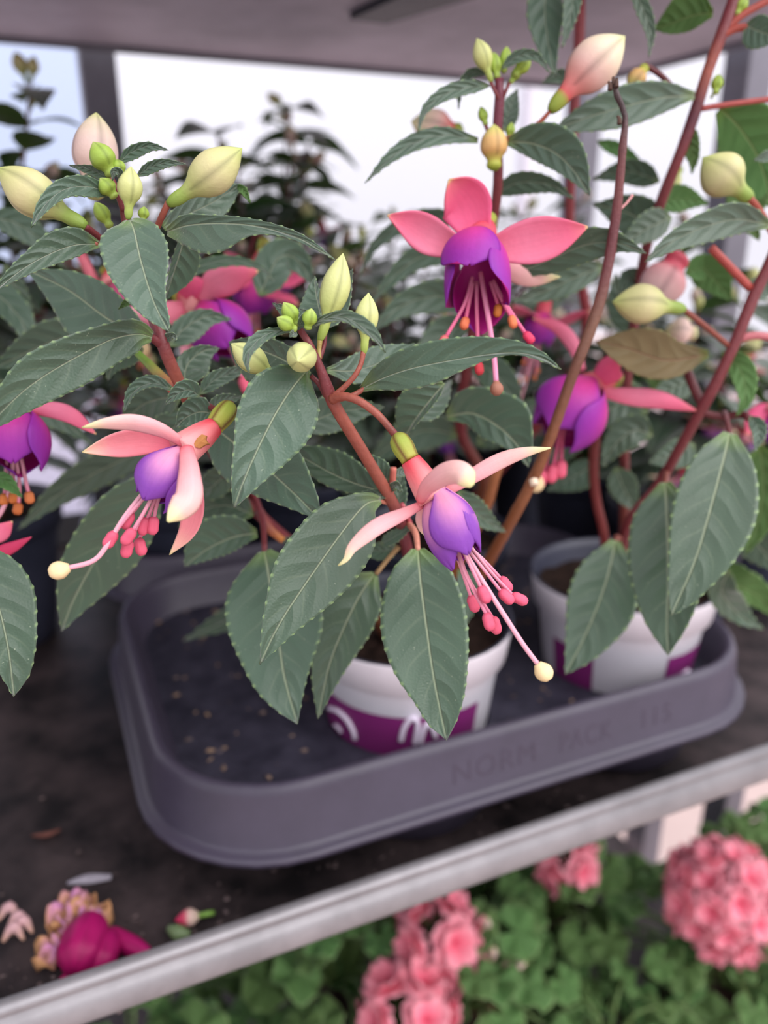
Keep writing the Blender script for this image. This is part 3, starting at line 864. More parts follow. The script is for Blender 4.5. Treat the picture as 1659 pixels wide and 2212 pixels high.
obj('printed_band', *(lambda m: (m[0], m[1]))((lambda aa: (np.array([(P2[0] + r * math.cos(a), P2[1] + r * math.sin(a), z) for z, r in ((.02, .0484), (.0675, .0546)) for a in aa]), [(j, j + 1, 9 + j, 8 + j) for j in range(7)]))(np.linspace(a2 - 1.5, a2 - .9, 8))), M_PURP, pot2)
P = np.array([on_pot(x, y, *P2) for x, y in ((1462, 1468), (1474, 1460), (1486, 1450))])
V, Fc, T, L = tube(P, .0022, (1, 1, 1), 8); obj('script_lettering', V, Fc, M_PRINT, pot2, P[0])
P3 = WELLS[2]
pot3 = make_pot('dark grey pot in the second row, its rim showing behind the white pots', *P3, M_POTIN, M_POTIN)


# ================================================================== THE FUCHSIA IN THE FRONT POT
pl1 = thing('fuchsia_plant', 'front fuchsia in the white pot with two pale pink and violet flowers', 'plant', (*P1, .092), 'potted fuchsias')
S1 = np.array(P1)


def soil(P, dx=0, dy=0, z=.088):
    """a pot's soil point as (x, y, depth)"""
    w = np.array([P[0] + dx, P[1] + dy, z]) - CAM
    d = w @ FV; return (829.5 + FPX * (w @ RV) / d, 1106 - FPX * (w @ UV_) / d, d)


# --- stems of the middle branch
stem_px(pl1, [(648, 712, .242), (668, 742, .243), (690, 790, .245), (707, 840, .248), (728, 885, .252), (780, 970, .262), (832, 1058, .275), (858, 1110, .288), (880, 1190, .33), (890, 1270, .39), soil(P1, -.004)],
        [7, 8, 9, 14, 13.5, 13, 13, 13, 13, 13, 12], [C_STEM, C_STEM, C_STEM, C_STEM, C_STEM2, C_STEM2, C_STEM2, C_STEM, C_STEM, C_BROWN, C_BROWN], seg=60)
stem_px(pl1, [(718, 862, .248), (742, 856, .244), (775, 866, .241), (812, 892, .240), (838, 920, .240), (857, 944, .241)], [12, 9.5, 9, 8.5, 8, 8.5], [C_STEM2, C_STEM2, C_STEM2, C_STEM2, lin(120, 60, 50), lin(120, 50, 50)], 'pedicel')
stem_px(pl1, [(722, 856, .247), (742, 838, .246), (766, 812, .245), (780, 785, .245), (785, 760, .245)], [8, 6.5, 6, 5.5, 6], C_STEM2, 'pedicel')
stem_px(pl1, [(690, 775, .246), (689, 758, .247), (691, 735, .247)], [5, 5, 6], lin(170, 150, 84), 'pedicel')
stem_px(pl1, [(690, 775, .247), (700, 745, .249), (704, 712, .251)], [6, 5, 4], C_STEM, 'pedicel')
stem_px(pl1, [(735, 862, .248), (760, 855, .25), (790, 838, .252)], [6, 6, 5], C_STEM2, 'petiole')
stem_px(pl1, [(705, 855, .249), (690, 830, .25), (672, 812, .25)], [7, 6, 5], C_STEM, 'petiole')
stem_px(pl1, [(850, 1085, .285), (835, 1085, .28), (815, 1080, .274)], [7, 6, 5], lin(190, 120, 100), 'petiole')
stem_px(pl1, [(880, 1130, .30), (897, 1150, .29), (903, 1190, .283)], [7, 7, 6], lin(196, 130, 110), 'petiole')
stem_px(pl1, [(862, 1180, .32), (840, 1205, .32), (812, 1240, .318)], [6, 5, 5], lin(150, 120, 80), 'petiole')
stem_px(pl1, [(850, 1010, .276), (848, 1040, .278), (845, 1066, .281)], [7, 7, 6], lin(190, 104, 90), 'stem')
stem_px(pl1, [(868, 1090, .29), (885, 1130, .30), (900, 1160, .31)], [6, 6, 6], lin(176, 80, 90), 'stem')

# --- leaves of the middle branch
leaf_px(pl1, [(662, 802, .250), (630, 840, .246), (592, 900, .241), (552, 980, .238), (523, 1048, .236), (506, 1097, .236)], [(0, 8), (.1, 58), (.25, 84), (.4, 88), (.6, 68), (.8, 36), (.93, 14), (1, 0)], [(0, 8), (.08, 42), (.22, 74), (.42, 76), (.62, 52), (.8, 30), (.93, 13), (1, 0)], .12, .2, 15)
leaf_px(pl1, [(452, 915, .285), (520, 968, .278), (585, 1020, .272), (642, 1072, .268), (692, 1123, .266)], [(0, 10), (.15, 60), (.35, 84), (.6, 74), (.8, 44), (.93, 20), (1, 0)], [(0, 10), (.15, 56), (.35, 74), (.6, 56), (.8, 30), (.93, 12), (1, 0)], -.1, .12, 13)
leaf_px(pl1, [(780, 840, .252), (830, 816, .246), (890, 796, .240), (968, 780, .235), (1046, 767, .231), (1110, 762, .228), (1165, 772, .226), (1212, 798, .225)],
        [(0, 6), (.08, 26), (.2, 42), (.36, 48), (.55, 44), (.7, 32), (.85, 17), (1, 0)], [(0, 6), (.08, 18), (.2, 38), (.36, 42), (.5, 26), (.62, 12), (.75, 4), (.88, 6), (1, 0)], .30, .25, 15)
leaf_px(pl1, [(668, 708, .243), (700, 690, .237), (745, 686, .231), (790, 712, .226), (815, 738, .224), (833, 762, .223)], [(0, 4), (.3, 12), (.6, 20), (.8, 14), (1, 0)], [(0, 4), (.3, 9), (.6, 9), (1, 0)], .5, .2, 8, 2)
leaf_px(pl1, [(636, 714, .243), (605, 714, .239), (568, 727, .235), (540, 755, .231), (533, 782, .230), (539, 807, .230)], [(0, 4), (.3, 10), (.6, 12), (1, 0)], [(0, 4), (.3, 10), (.5, 16), (.75, 11), (1, 0)], -.4, .2, 8, 2)
leaf_px(pl1, [(694, 712, .258), (722, 670, .262), (745, 620, .262), (762, 580, .26)], 24, 26, .2, .2, 9)
leaf_px(pl1, [(695, 700, .262), (690, 670, .266), (682, 630, .27), (680, 598, .272)], [(0, 5), (.3, 46), (.6, 30), (1, 0)], 14, .2, .1, 9)
leaf_px(pl1, [(652, 698, .250), (630, 680, .254), (608, 666, .258), (588, 654, .26)], 16, 14, 0, .2, 7, 1.6)
leaf_px(pl1, [(646, 706, .24), (655, 690, .238), (664, 676, .24), (650, 668, .244)], 9, 9, 0, .3, 5, 1.2)
leaf_px(pl1, [(640, 718, .239), (632, 722, .236), (625, 728, .236)], 8, 8, 0, .3, 4, 1)
leaf_px(pl1, [(668, 812, .262), (610, 776, .268), (550, 752, .272), (494, 738, .275)], [(0, 8), (.2, 50), (.5, 78), (.75, 62), (.92, 30), (1, 0)], [(0, 8), (.2, 26), (.5, 32), (.8, 18), (1, 0)], .1, .12, 11)
leaf_px(pl1, [(706, 800, .268), (770, 800, .276), (840, 775, .282), (905, 742, .287)], [(0, 6), (.3, 34), (.6, 36), (1, 0)], [(0, 6), (.3, 30), (.6, 30), (1, 0)], .2, .1, 10)
leaf_px(pl1, [(960, 828, .28), (928, 866, .282), (896, 908, .285), (868, 955, .29)], 12, [(0, 8), (.2, 40), (.5, 58), (.8, 34), (1, 0)], -.2, .15, 10)
leaf_px(pl1, [(966, 900, .33), (1020, 893, .325), (1075, 920, .32), (1118, 962, .317), (1141, 1008, .315)], [(0, 10), (.15, 44), (.4, 66), (.62, 70), (.8, 36), (1, 0)], [(0, 8), (.2, 26), (.45, 40), (.7, 26), (1, 0)], -.15, .15, 11)
leaf_px(pl1, [(822, 1080, .274), (790, 1090, .268), (750, 1135, .261), (678, 1235, .252), (606, 1344, .246), (561, 1435, .243)], [(0, 8), (.08, 36), (.2, 72), (.38, 84), (.55, 72), (.75, 44), (.9, 20), (1, 0)], [(0, 8), (.08, 30), (.2, 66), (.38, 82), (.55, 80), (.75, 46), (.9, 18), (1, 0)], .1, .12, 17)
leaf_px(pl1, [(903, 1186, .283), (908, 1250, .279), (922, 1360, .274), (938, 1470, .270), (964, 1598, .268)], [(0, 14), (.1, 58), (.25, 82), (.45, 88), (.62, 78), (.8, 56), (.92, 28), (1, 0)], [(0, 14), (.1, 56), (.22, 82), (.4, 98), (.6, 84), (.78, 50), (.92, 26), (1, 0)], .06, .14, 17)
leaf_px(pl1, [(571, 1190, .312), (582, 1250, .306), (598, 1350, .300), (614, 1460, .296), (642, 1563, .294)], [(0, 14), (.1, 60), (.28, 96), (.45, 98), (.65, 68), (.85, 30), (1, 0)], [(0, 14), (.08, 52), (.2, 90), (.4, 104), (.62, 84), (.82, 52), (.94, 20), (1, 0)], -.06, .12, 17)
leaf_px(pl1, [(810, 1240, .318), (780, 1282, .316), (748, 1345, .313), (712, 1436, .31), (687, 1552, .308)], [(0, 8), (.12, 46), (.3, 58), (.55, 46), (.8, 22), (1, 0)], [(0, 8), (.12, 50), (.3, 66), (.55, 46), (.8, 26), (1, 0)], .25, .1, 14)
leaf_px(pl1, [(828, 1062, .284), (772, 1046, .288), (716, 1022, .292), (664, 993, .296), (625, 972, .30)], [(0, 6), (.3, 24), (.6, 28), (1, 0)], [(0, 6), (.3, 44), (.6, 50), (.85, 28), (1, 0)], -.1, .1, 11)
leaf_px(pl1, [(840, 1040, .28), (818, 1018, .279), (795, 996, .28), (773, 978, .281)], 14, 26, -.2, .2, 8, 2)
leaf_px(pl1, [(838, 1070, .276), (812, 1066, .274), (778, 1064, .274)], 12, 10, 0, .2, 6, 1.6)
leaf_px(pl1, [(842, 1058, .276), (856, 1048, .273), (869, 1062, .271)], 9, 11, 0, .3, 5, 1.4)
leaf_px(pl1, [(852, 1030, .279), (868, 1020, .281), (892, 1022, .284)], 10, 9, 0, .3, 6, 1.4)
leaf_px(pl1, [(822, 1176, .30), (848, 1162, .298), (895, 1133, .296)], 15, 13, .1, .2, 8, 1.8)
leaf_px(pl1, [(858, 1110, .295), (862, 1060, .298), (868, 1010, .30)], 16, 18, 0, .2, 8, 1.8)
leaf_px(pl1, [(860, 1180, .325), (830, 1190, .325), (795, 1185, .327), (770, 1165, .33)], 20, 18, 0, .2, 8, 1.8)
leaf_px(pl1, [(895, 905, .30), (945, 860, .31), (975, 820, .33)], 26, 30, 0, .2, 8)
leaf_px(pl1, [(650, 930, .30), (700, 900, .305), (760, 885, .31), (830, 880, .315)], 40, 40, 0, .2, 10)
leaf_px(pl1, [(990, 1060, .33), (1010, 1090, .33), (1050, 1125, .335), (1092, 1150, .34)], 28, 24, .1, .2, 9)
leaf_px(pl1, [(990, 1230, .36), (1010, 1260, .36), (1015, 1310, .36), (1005, 1350, .36)], 22, 22, .1, .2, 8)
leaf_px(pl1, [(770, 1130, .34), (720, 1170, .35), (660, 1180, .36), (600, 1160, .37)], 40, 34, .1, .2, 10)

# --- buds of the middle branch
bud_px(pl1, (690, 738, .247), (741, 547, .246), 63, 'yellow', bend=4)
bud_px(pl1, (786, 765, .245), (796, 632, .244), 51, 'yellow')
bud_px(pl1, (606, 822, .252), (499, 742, .247), 60, 'yellow')
bud_px(pl1, (664, 760, .262), (643, 780, .228), 63, 'yellow')
bud_px(pl1, (645, 704, .241), (612, 653, .238), 36, 'green', True)
bud_px(pl1, (640, 714, .238), (598, 686, .234), 33, 'green', True)
bud_px(pl1, (664, 712, .239), (673, 666, .236), 33, 'green', True)

# --- left branch
stem_px(pl1, [(268, 395, .258), (266, 440, .262), (280, 520, .266), (312, 640, .266), (340, 705, .262), (352, 745, .262), (380, 812, .268), (402, 858, .276), (450, 960, .31), (540, 1090, .36), (640, 1180, .40), (760, 1260, .44), soil(P1, -.012)],
        [8, 9, 10, 12, 14, 14, 14, 13, 13, 12, 12, 12, 12], [C_STEM, C_STEM, C_STEM, C_STEM, C_STEM, C_STEM, C_STEM2, C_STEM2, C_STEM, C_STEM, C_STEM, C_BROWN, C_BROWN], seg=80)
stem_px(pl1, [(183, 488, .252), (203, 503, .256), (232, 527, .262), (268, 560, .266)], [7, 7, 7, 7], C_STEM, 'pedicel')
stem_px(pl1, [(364, 438, .256), (352, 462, .258), (335, 500, .263), (306, 560, .267)], [7, 7, 7, 7], C_STEM2, 'pedicel')
stem_px(pl1, [(277, 474, .248), (282, 500, .255), (292, 540, .264)], [5, 5, 5], lin(190, 110, 80), 'pedicel')
stem_px(pl1, [(238, 385, .256), (255, 418, .258), (268, 455, .261)], [8, 8, 8], C_STEM, 'pedicel')
stem_px(pl1, [(350, 745, .262), (332, 732, .259), (322, 726, .257)], [11, 9, 6], C_STEM, 'petiole')
stem_px(pl1, [(228, 528, .262), (215, 527, .258), (205, 527, .255)], [6, 6, 5], C_STEM2, 'petiole')
stem_px(pl1, [(286, 752, .285), (325, 790, .278), (380, 846, .274)], [7, 10, 13], [lin(110, 140, 60), lin(120, 140, 60), lin(190, 90, 80)], 'petiole')
stem_px(pl1, [(400, 858, .276), (432, 862, .272), (455, 880, .27), (482, 885, .262), (500, 872, .255)], [9, 8, 7, 7, 7], C_STEM, 'pedicel')
stem_px(pl1, [(470, 990, .33), (540, 1060, .355), (566, 1120, .33), (572, 1192, .312)], [9, 8, 7, 6], C_STEM, 'petiole')
stem_px(pl1, [(560, 1105, .35), (580, 1140, .345), (612, 1168, .345)], [11, 10, 7], [C_STEM, C_STEM2, lin(190, 120, 50)], 'petiole')

leaf_px(pl1, [(281, 476, .248), (290, 500, .244), (306, 570, .239), (332, 652, .235), (364, 716, .233)], [(0, 12), (.08, 44), (.2, 60), (.4, 58), (.62, 36), (.8, 22), (.93, 12), (1, 0)], [(0, 12), (.08, 44), (.2, 72), (.35, 76), (.55, 66), (.75, 42), (.92, 16), (1, 0)], .1, .22, 14)
leaf_px(pl1, [(362, 500, .256), (408, 487, .250), (470, 483, .245), (540, 487, .240), (600, 500, .237), (660, 522, .235), (722, 560, .234)], [(0, 8), (.1, 22), (.25, 18), (.5, 14), (.8, 10), (1, 0)], [(0, 8), (.1, 34), (.25, 60), (.36, 56), (.5, 22), (.62, 10), (.8, 6), (1, 0)], .25, .3, 16)
leaf_px(pl1, [(352, 492, .268), (400, 466, .274), (458, 438, .28), (518, 400, .284)], [(0, 8), (.2, 22), (.5, 26), (.8, 20), (1, 4)], [(0, 8), (.3, 30), (.6, 36), (.85, 20), (1, 4)], .1, .15, 9)
leaf_px(pl1, [(512, 402, .284), (525, 410, .281), (541, 438, .28)], 8, 8, 0, .3, 4, 1.5, True)
leaf_px(pl1, [(402, 500, .268), (388, 550, .272), (372, 600, .276), (356, 650, .28)], [(0, 8), (.3, 44), (.6, 40), (1, 0)], 12, .25, .1, 9)
leaf_px(pl1, [(213, 527, .256), (160, 530, .25), (105, 550, .245), (48, 582, .241), (-15, 632, .238)], [(0, 8), (.25, 24), (.5, 22), (.8, 10), (1, 0)], [(0, 8), (.15, 34), (.3, 40), (.6, 24), (.85, 12), (1, 0)], -.2, .25, 12)
leaf_px(pl1, [(318, 732, .285), (232, 688, .287), (150, 628, .29), (58, 582, .292)], [(0, 16), (.2, 70), (.45, 78), (.7, 52), (.9, 18), (1, 0)], [(0, 16), (.2, 46), (.45, 58), (.7, 40), (.9, 14), (1, 0)], .05, .06, 11)
leaf_px(pl1, [(328, 728, .257), (296, 722, .253), (240, 734, .248), (168, 770, .243), (96, 812, .239), (36, 858, .236), (-50, 945, .234)], [(0, 12), (.08, 36), (.25, 52), (.45, 58), (.65, 48), (.85, 24), (1, 0)], [(0, 12), (.06, 28), (.2, 34), (.4, 48), (.6, 54), (.8, 30), (1, 0)], .08, .16, 17)
leaf_px(pl1, [(258, 352, .264), (282, 330, .264), (322, 316, .263), (364, 324, .262)], 12, 15, .2, .25, 7, 1.8)
leaf_px(pl1, [(296, 380, .258), (328, 360, .256), (362, 352, .254), (401, 354, .253)], 11, 12, .2, .25, 8, 1.6)
leaf_px(pl1, [(236, 388, .262), (205, 370, .261), (150, 357, .26)], 11, 10, .1, .25, 7, 1.6)
leaf_px(pl1, [(238, 418, .256), (190, 403, .249), (138, 410, .243), (96, 444, .239), (67, 492, .237)], [(0, 6), (.2, 20), (.5, 16), (.8, 10), (1, 0)], [(0, 6), (.2, 20), (.5, 22), (.8, 12), (1, 0)], -.25, .25, 11, 2)
leaf_px(pl1, [(238, 395, .268), (210, 386, .27), (172, 382, .272)], 13, 12, .1, .2, 7, 1.6)
leaf_px(pl1, [(262, 385, .252), (256, 372, .25), (246, 372, .249), (243, 390, .25)], 9, 9, 0, .3, 4, 1)
leaf_px(pl1, [(374, 842, .268), (330, 828, .266), (290, 846, .264), (267, 892, .263)], [(0, 5), (.4, 8), (1, 0)], [(0, 5), (.3, 18), (.7, 14), (1, 0)], -.2, .2, 9, 1.8)
leaf_px(pl1, [(432, 856, .262), (408, 842, .26), (382, 852, .259), (358, 874, .259)], 16, 22, 0, .2, 7, 1.8)
leaf_px(pl1, [(398, 836, .29), (404, 790, .293), (436, 760, .296), (474, 752, .30)], 24, 48, .1, .15, 9, 1.8)
leaf_px(pl1, [(458, 892, .27), (430, 890, .269), (402, 902, .268), (380, 922, .268)], 36, 34, 0, .1, 8, 1.8)
leaf_px(pl1, [(450, 884, .272), (480, 866, .275), (525, 856, .28)], 15, 16, 0, .2, 7, 1.8)
leaf_px(pl1, [(432, 852, .278), (462, 822, .28), (500, 806, .284), (545, 790, .29)], 18, 18, .1, .2, 9, 1.8)
leaf_px(pl1, [(310, 752, .30), (272, 768, .30), (245, 790, .30), (232, 822, .30)], 24, 30, .1, .15, 8, 1.8)
leaf_px(pl1, [(392, 858, .31), (345, 862, .315), (300, 880, .32), (262, 930, .325)], 46, 40, 0, .15, 9)
leaf_px(pl1, [(400, 880, .315), (380, 920, .315), (330, 950, .32), (270, 970, .325)], 40, 40, 0, .15, 9)
leaf_px(pl1, [(200, 712, .33), (120, 735, .335), (50, 765, .34), (-20, 800, .34)], 40, 44, .1, .1, 10)
leaf_px(pl1, [(330, 700, .30), (355, 696, .298), (372, 706, .297)], 9, 9, 0, .3, 4, 1.2)
leaf_px(pl1, [(352, 736, .262), (374, 726, .26), (380, 738, .259)], 10, 8, 0, .3, 4, 1.2)
leaf_px(pl1, [(300, 655, .27), (278, 652, .27), (256, 668, .272)], 7, 9, 0, .3, 5, 1.2, True)
leaf_px(pl1, [(555, 1152, .33), (505, 1160, .328), (448, 1186, .326), (398, 1224, .325)], [(0, 10), (.3, 28), (.7, 22), (1, 0)], [(0, 10), (.25, 46), (.6, 56), (.85, 28), (1, 0)], .1, .15, 11)
leaf_px(pl1, [(548, 1112, .345), (490, 1092, .348), (430, 1105, .35), (385, 1140, .352)], 38, 38, 0, .1, 9)
leaf_px(pl1, [(345, 1020, .31), (275, 1105, .313), (212, 1200, .316), (162, 1290, .318), (133, 1362, .32)], [(0, 10), (.2, 62), (.45, 80), (.7, 58), (.9, 22), (1, 0)], [(0, 10), (.2, 52), (.45, 66), (.7, 56), (.9, 20), (1, 0)], .1, .1, 13)
leaf_px(pl1, [(330, 968, .36), (225, 1012, .37), (125, 1070, .38), (38, 1145, .385)], 34, 36, .2, .1, 10)
leaf_px(pl1, [(500, 1010, .33), (460, 1050, .335), (430, 1060, .34), (400, 1050, .345)], 30, 30, 0, .1, 8)
leaf_px(pl1, [(640, 1250, .40), (560, 1310, .43), (470, 1350, .455), (395, 1385, .47)], 30, 34, .3, .1, 10)
leaf_px(pl1, [(380, 610, .33), (440, 573, .33), (505, 563, .33), (562, 578, .33), (592, 608, .33)], 12, 13, .5, .1, 9)
leaf_px(pl1, [(365, 748, .315), (398, 710, .318), (446, 684, .322), (500, 690, .326)], 24, 34, .1, .1, 9)
leaf_px(pl1, [(560, 640, .36), (600, 560, .36), (640, 560, .365), (680, 620, .37)], 40, 40, 0, .1, 9)

bud_px(pl1, (187, 489, .252), (-6, 362, .246), 96, 'cream', bend=-6)
bud_px(pl1, (363, 442, .256), (523, 320, .252), 92, 'cream', bend=4)
bud_px(pl1, (203, 430, .285), (208, 243, .283), 94, 'pale', True)
bud_px(pl1, (246, 382, .262), (201, 306, .258), 54, 'green', True)
bud_px(pl1, (277, 474, .248), (283, 359, .245), 53, 'yellow')
bud_px(pl1, (250, 428, .254), (216, 384, .251), 38, 'green', True)
bud_px(pl1, (240, 492, .264), (205, 436, .262), 34, 'green', True)
bud_px(pl1, (262, 382, .262), (252, 344, .262), 30, 'green', True)
bud_px(pl1, (308, 480, .258), (312, 446, .258), 24, 'green', True)


# --- the two flowers in focus
def hero_flower(plant, O0, O1, T1, wo, w0, w1, sepals, bell, stamens, style, pal=VIO, c0=lin(222, 70, 84), c1=lin(238, 160, 160), angles=(0, 1.7, 3.2, 4.7), spans=1.0, fcol=(C_FIL, C_FIL2), ac=lin(224, 96, 124), stig=C_STIG, alen=38, aw=12, prof=None, lens=(1.0, .94, .97, 1.03), offs=(.06, .0, -.04, .02), tip=19):
    d = O1[2]; k = d / FPX
    f = tube_part(plant, px(*O0), px(*O1), px(*T1), wo * k, w0 * k, w1 * k, c0, c1)
    for s in sepals: sepal_px(f, *s[:2], **(s[2] if len(s) > 2 else {}))
    A, B = px(*bell[0]), px(*bell[1]); ax = nrm(B - A); X, Y = fan(A, ax); Ln = np.linalg.norm(B - A)
    for i, a in enumerate(angles):
        sp_ = spans[i] if isinstance(spans, (list, tuple)) else spans
        petal3(f, A, ax, X, Y, Ln * lens[i], bell[2] * k, a, sp_, pal, offs[i], prof=prof)
    for s in stamens:
        P = np.array(bez(s[0]))
        stamen3(f, P, 3.9 * k, *fcol, alen=alen * k, aw=aw * k, ac=s[2] if len(s) > 2 and s[2] is not None else ac, adir=px(*s[1]) - P[-1] if len(s) > 1 and s[1] else None, anth=None if len(s) < 4 else False)
    P = np.array(bez(style))
    style3(f, P, [5.2 * k] * len(P), fcol[0], stig, tip * k)
    return f


D = .238
f1 = hero_flower(pl1, (855, 938, .241), (887, 994, .2385), (937, 1078, D), 24, 22, 36,
    [([(916, 1088, D), (872, 1110, D - .004), (815, 1138, D - .008), (764, 1180, D - .009), (748, 1208, D - .009), (731, 1222, D - .008)], 17, dict(cup=.5, tl=.5, tr=-.4)),
     ([(905, 1086, D - .004), (925, 1052, D - .013), (962, 1026, D - .021), (996, 1024, D - .026), (1020, 1050, D - .026)], (24, 22), dict(cup=.5, tl=-.2, tr=.2, prof=[(0, .4), (.2, .7), (.5, 1), (.75, 1.0), (.92, .75), (1, .18)])),
     ([(950, 1070, D + .004), (1012, 1032, D + .003), (1078, 995, D + .002), (1135, 976, D), (1189, 968, D - .002)], (15, 19), dict(cup=.4, tl=-.3, tr=.3)),
     ([(922, 1085, D + .008), (913, 1115, D + .014), (914, 1140, D + .018), (922, 1160, D + .02)], 14, {})],
    ((938, 1052, D), (1003, 1212, D - .003), 58),
    [([(985, 1180, D), (1005, 1240, D - .002), (1052, 1330, D - .004)], (1062, 1366, D - .004)),
     ([(987, 1182, D), (1012, 1250, D), (1066, 1338, D - .001)], (1076, 1372, D - .001)),
     ([(995, 1180, D - .003), (1015, 1220, D - .004), (1040, 1272, D - .005)], (1056, 1306, D - .005)),
     ([(1003, 1178, D), (1045, 1230, D), (1084, 1280, D)], (1112, 1306, D)),
     ([(1010, 1172, D + .003), (1060, 1235, D + .003), (1110, 1288, D + .003)], (1148, 1306, D + .003)),
     ([(1006, 1175, D + .003), (1045, 1210, D + .004), (1084, 1252, D + .005)], (1104, 1278, D + .005)),
     ([(982, 1186, D + .003), (1000, 1240, D + .004), (1018, 1292, D + .005)], (1028, 1318, D + .005))],
    [(988, 1165, D - .001), (1035, 1243, D - .003), (1090, 1330, D - .006), (1130, 1392, D - .008), (1166, 1440, D - .009)],
    angles=(-.30, .95, 3.0, -1.5), spans=(1.0, 1.0, 1.0, .95), lens=(.96, 1.06, 1.0, .98), offs=(.09, -.04, -.05, .0))
D = .240
f2 = hero_flower(pl1, (500, 874, .255), (462, 922, .247), (392, 974, D), 25, 22, 37,
    [([(402, 962, D - .002), (352, 931, D - .007), (292, 913, D - .010), (232, 914, D - .012), (178, 923, D - .012)], 17, dict(cup=.5, tl=-.5, tr=.4)),
     ([(390, 968, D + .003), (320, 955, D + .004), (250, 962, D + .003), (177, 977, D + .001)], 29, dict(cA=SEP_IN, cB=SEP_OUT, cup=-.3)),
     ([(404, 962, D - .006), (412, 1025, D - .014), (408, 1080, D - .019), (362, 1127, D - .022)], (24, 31), dict(cup=.5, prof=[(0, .5), (.2, .72), (.5, 1), (.72, 1.0), (.88, .62), (1, .04)])),
     ([(398, 985, D + .008), (416, 1070, D + .011), (408, 1140, D + .011), (366, 1199, D + .010)], 24, dict(cA=SEP_IN, cB=SEP_OUT, cup=-.25))],
    ((395, 968, D), (322, 1088, D - .003), 54),
    [([(322, 1058, D), (300, 1090, D - .002), (282, 1112, D - .003)], (258, 1152, D - .003)),
     ([(326, 1060, D - .003), (280, 1110, D - .005), (246, 1154, D - .006)], (216, 1200, D - .006)),
     ([(335, 1062, D - .004), (310, 1108, D - .006), (286, 1148, D - .007)], (258, 1186, D - .007)),
     ([(332, 1066, D), (305, 1120, D - .001), (278, 1172, D - .002)], (268, 1210, D - .002)),
     ([(340, 1066, D), (328, 1096, D), (316, 1124, D)], (304, 1158, D)),
     ([(346, 1066, D), (338, 1094, D), (332, 1122, D)], (328, 1158, D)),
     ([(338, 1066, D + .004), (320, 1120, D + .004), (300, 1168, D + .003)], (310, 1206, D + .003))],
    [(320, 1052, D - .002), (268, 1118, D - .005), (230, 1180, D - .007), (200, 1212, D - .008), (142, 1228, D - .010)],
    angles=(.35, 1.9, 3.4, -1.25), spans=(1.0, .9, 1.0, .9))
# brown scar on the tube of the left flower
p = px(432, 952, D - .0015)
rs = np.random.RandomState(3)
pts = [(419, 958), (426, 946), (436, 938), (446, 941), (444, 950), (449, 958), (440, 962), (432, 968), (422, 966)]
Pq = np.array([px(x, y, .2380 + (y - 950) * -.00002 + (x - 430) * .00007) for x, y in pts])
V = np.vstack([Pq.mean(0) - FV * .0008, Pq, Pq + FV * .003])
n = len(pts)
obj('brown_scar', V, [(0, 1 + (j + 1) % n, 1 + j) for j in range(n)] + [(1 + j, 1 + (j + 1) % n, 1 + n + (j + 1) % n, 1 + n + j) for j in range(n)], M_DRY, f2, Pq[0], np.tile(lin(178, 120, 70), (len(V), 1)), np.zeros((len(V), 3)), smooth=False)

# --- the dry bare cane
CT = [lin(70, 54, 50), lin(62, 46, 46), lin(64, 44, 46), lin(96, 54, 54), lin(108, 58, 58), lin(96, 46, 50), lin(104, 58, 56), lin(112, 76, 60), lin(104, 64, 48), lin(128, 78, 48), lin(130, 78, 46), lin(128, 74, 46)]
stem_px(pl1, [(1327, 182, .285), (1334, 210, .286), (1350, 250, .288), (1345, 320, .29), (1335, 430, .295), (1326, 495, .298), (1308, 600, .302), (1283, 690, .305), (1235, 815, .31), (1165, 1005, .325), (1085, 1160, .36), soil(P1, .028, .0)],
        [5, 6.5, 6, 8.5, 10.5, 11.5, 12, 13, 12, 12.5, 13, 12], CT, 'dry_cane', seg=90, knob=.045)
for (x, y, d) in ((1326, 176, .285), (1318, 186, .285), (1332, 180, .284), (1338, 260, .287), (1322, 470, .297)):
    P = np.array([px(x, y + 8, d), px(x, y - 2, d), px(x + rnd.uniform(-5, 5), y - 10, d)])
    V, Fc, T, L = tube(P, [.0009, .0008, .0004], lin(90, 70, 62), 7); obj('cane_stub', V, Fc, M_DRY, pl1, P[0], T, L)
P = np.array([px(1152, 1036, .324), px(1154, 1048, .323)]); V, Fc, T, L = tube(P, [.0019, .0017], lin(226, 204, 180), 9); obj('pale_node', V, Fc, M_BUD, pl1, P[0], T, L)
stem_px(pl1, [(1082, 990, .37), (1062, 1050, .38), (1040, 1115, .395), soil(P1, .018, .012)], [12, 12, 12, 12], lin(150, 92, 54), 'dry_cane')
stem_px(pl1, [(1335, 455, .298), (1352, 440, .299), (1366, 422, .30)], [4, 3, 3.5], lin(190, 130, 130), 'twig')


# ================================================================== THE FUCHSIA IN THE SECOND ROW (rose flower with upright sepals)
pl3 = thing('fuchsia_plant', 'fuchsia behind with a rose and magenta flower facing forward, second row', 'plant', (*P3, .092), 'potted fuchsias')
C_PUR = lin(104, 40, 56)
stem_px(pl3, [(1078, 168, .315), (1079, 215, .318), (1074, 290, .322), (1076, 390, .33), (1062, 500, .345), (1035, 640, .37), (1008, 800, .40), (995, 930, .44), (1040, 1060, .49), soil(P3)], [9, 11, 11, 11, 11, 12, 12, 12, 11, 10], [C_PUR, C_PUR, C_PUR, C_STEM, C_STEM, C_STEM, C_STEM, C_STEM, C_BROWN, C_BROWN], seg=60)
stem_px(pl3, [(1252, -30, .40), (1252, 80, .405), (1243, 180, .41), (1238, 300, .42), (1230, 500, .44), (1240, 800, .49), soil(P3, .01, .01)], [12, 12, 12, 11, 11, 11, 9], lin(134, 56, 60), 'stem')
stem_px(pl3, [(1190, 238, .316), (1165, 265, .318), (1130, 288, .32), (1085, 305, .323)], [4, 5, 6, 7], lin(150, 70, 50), 'pedicel')
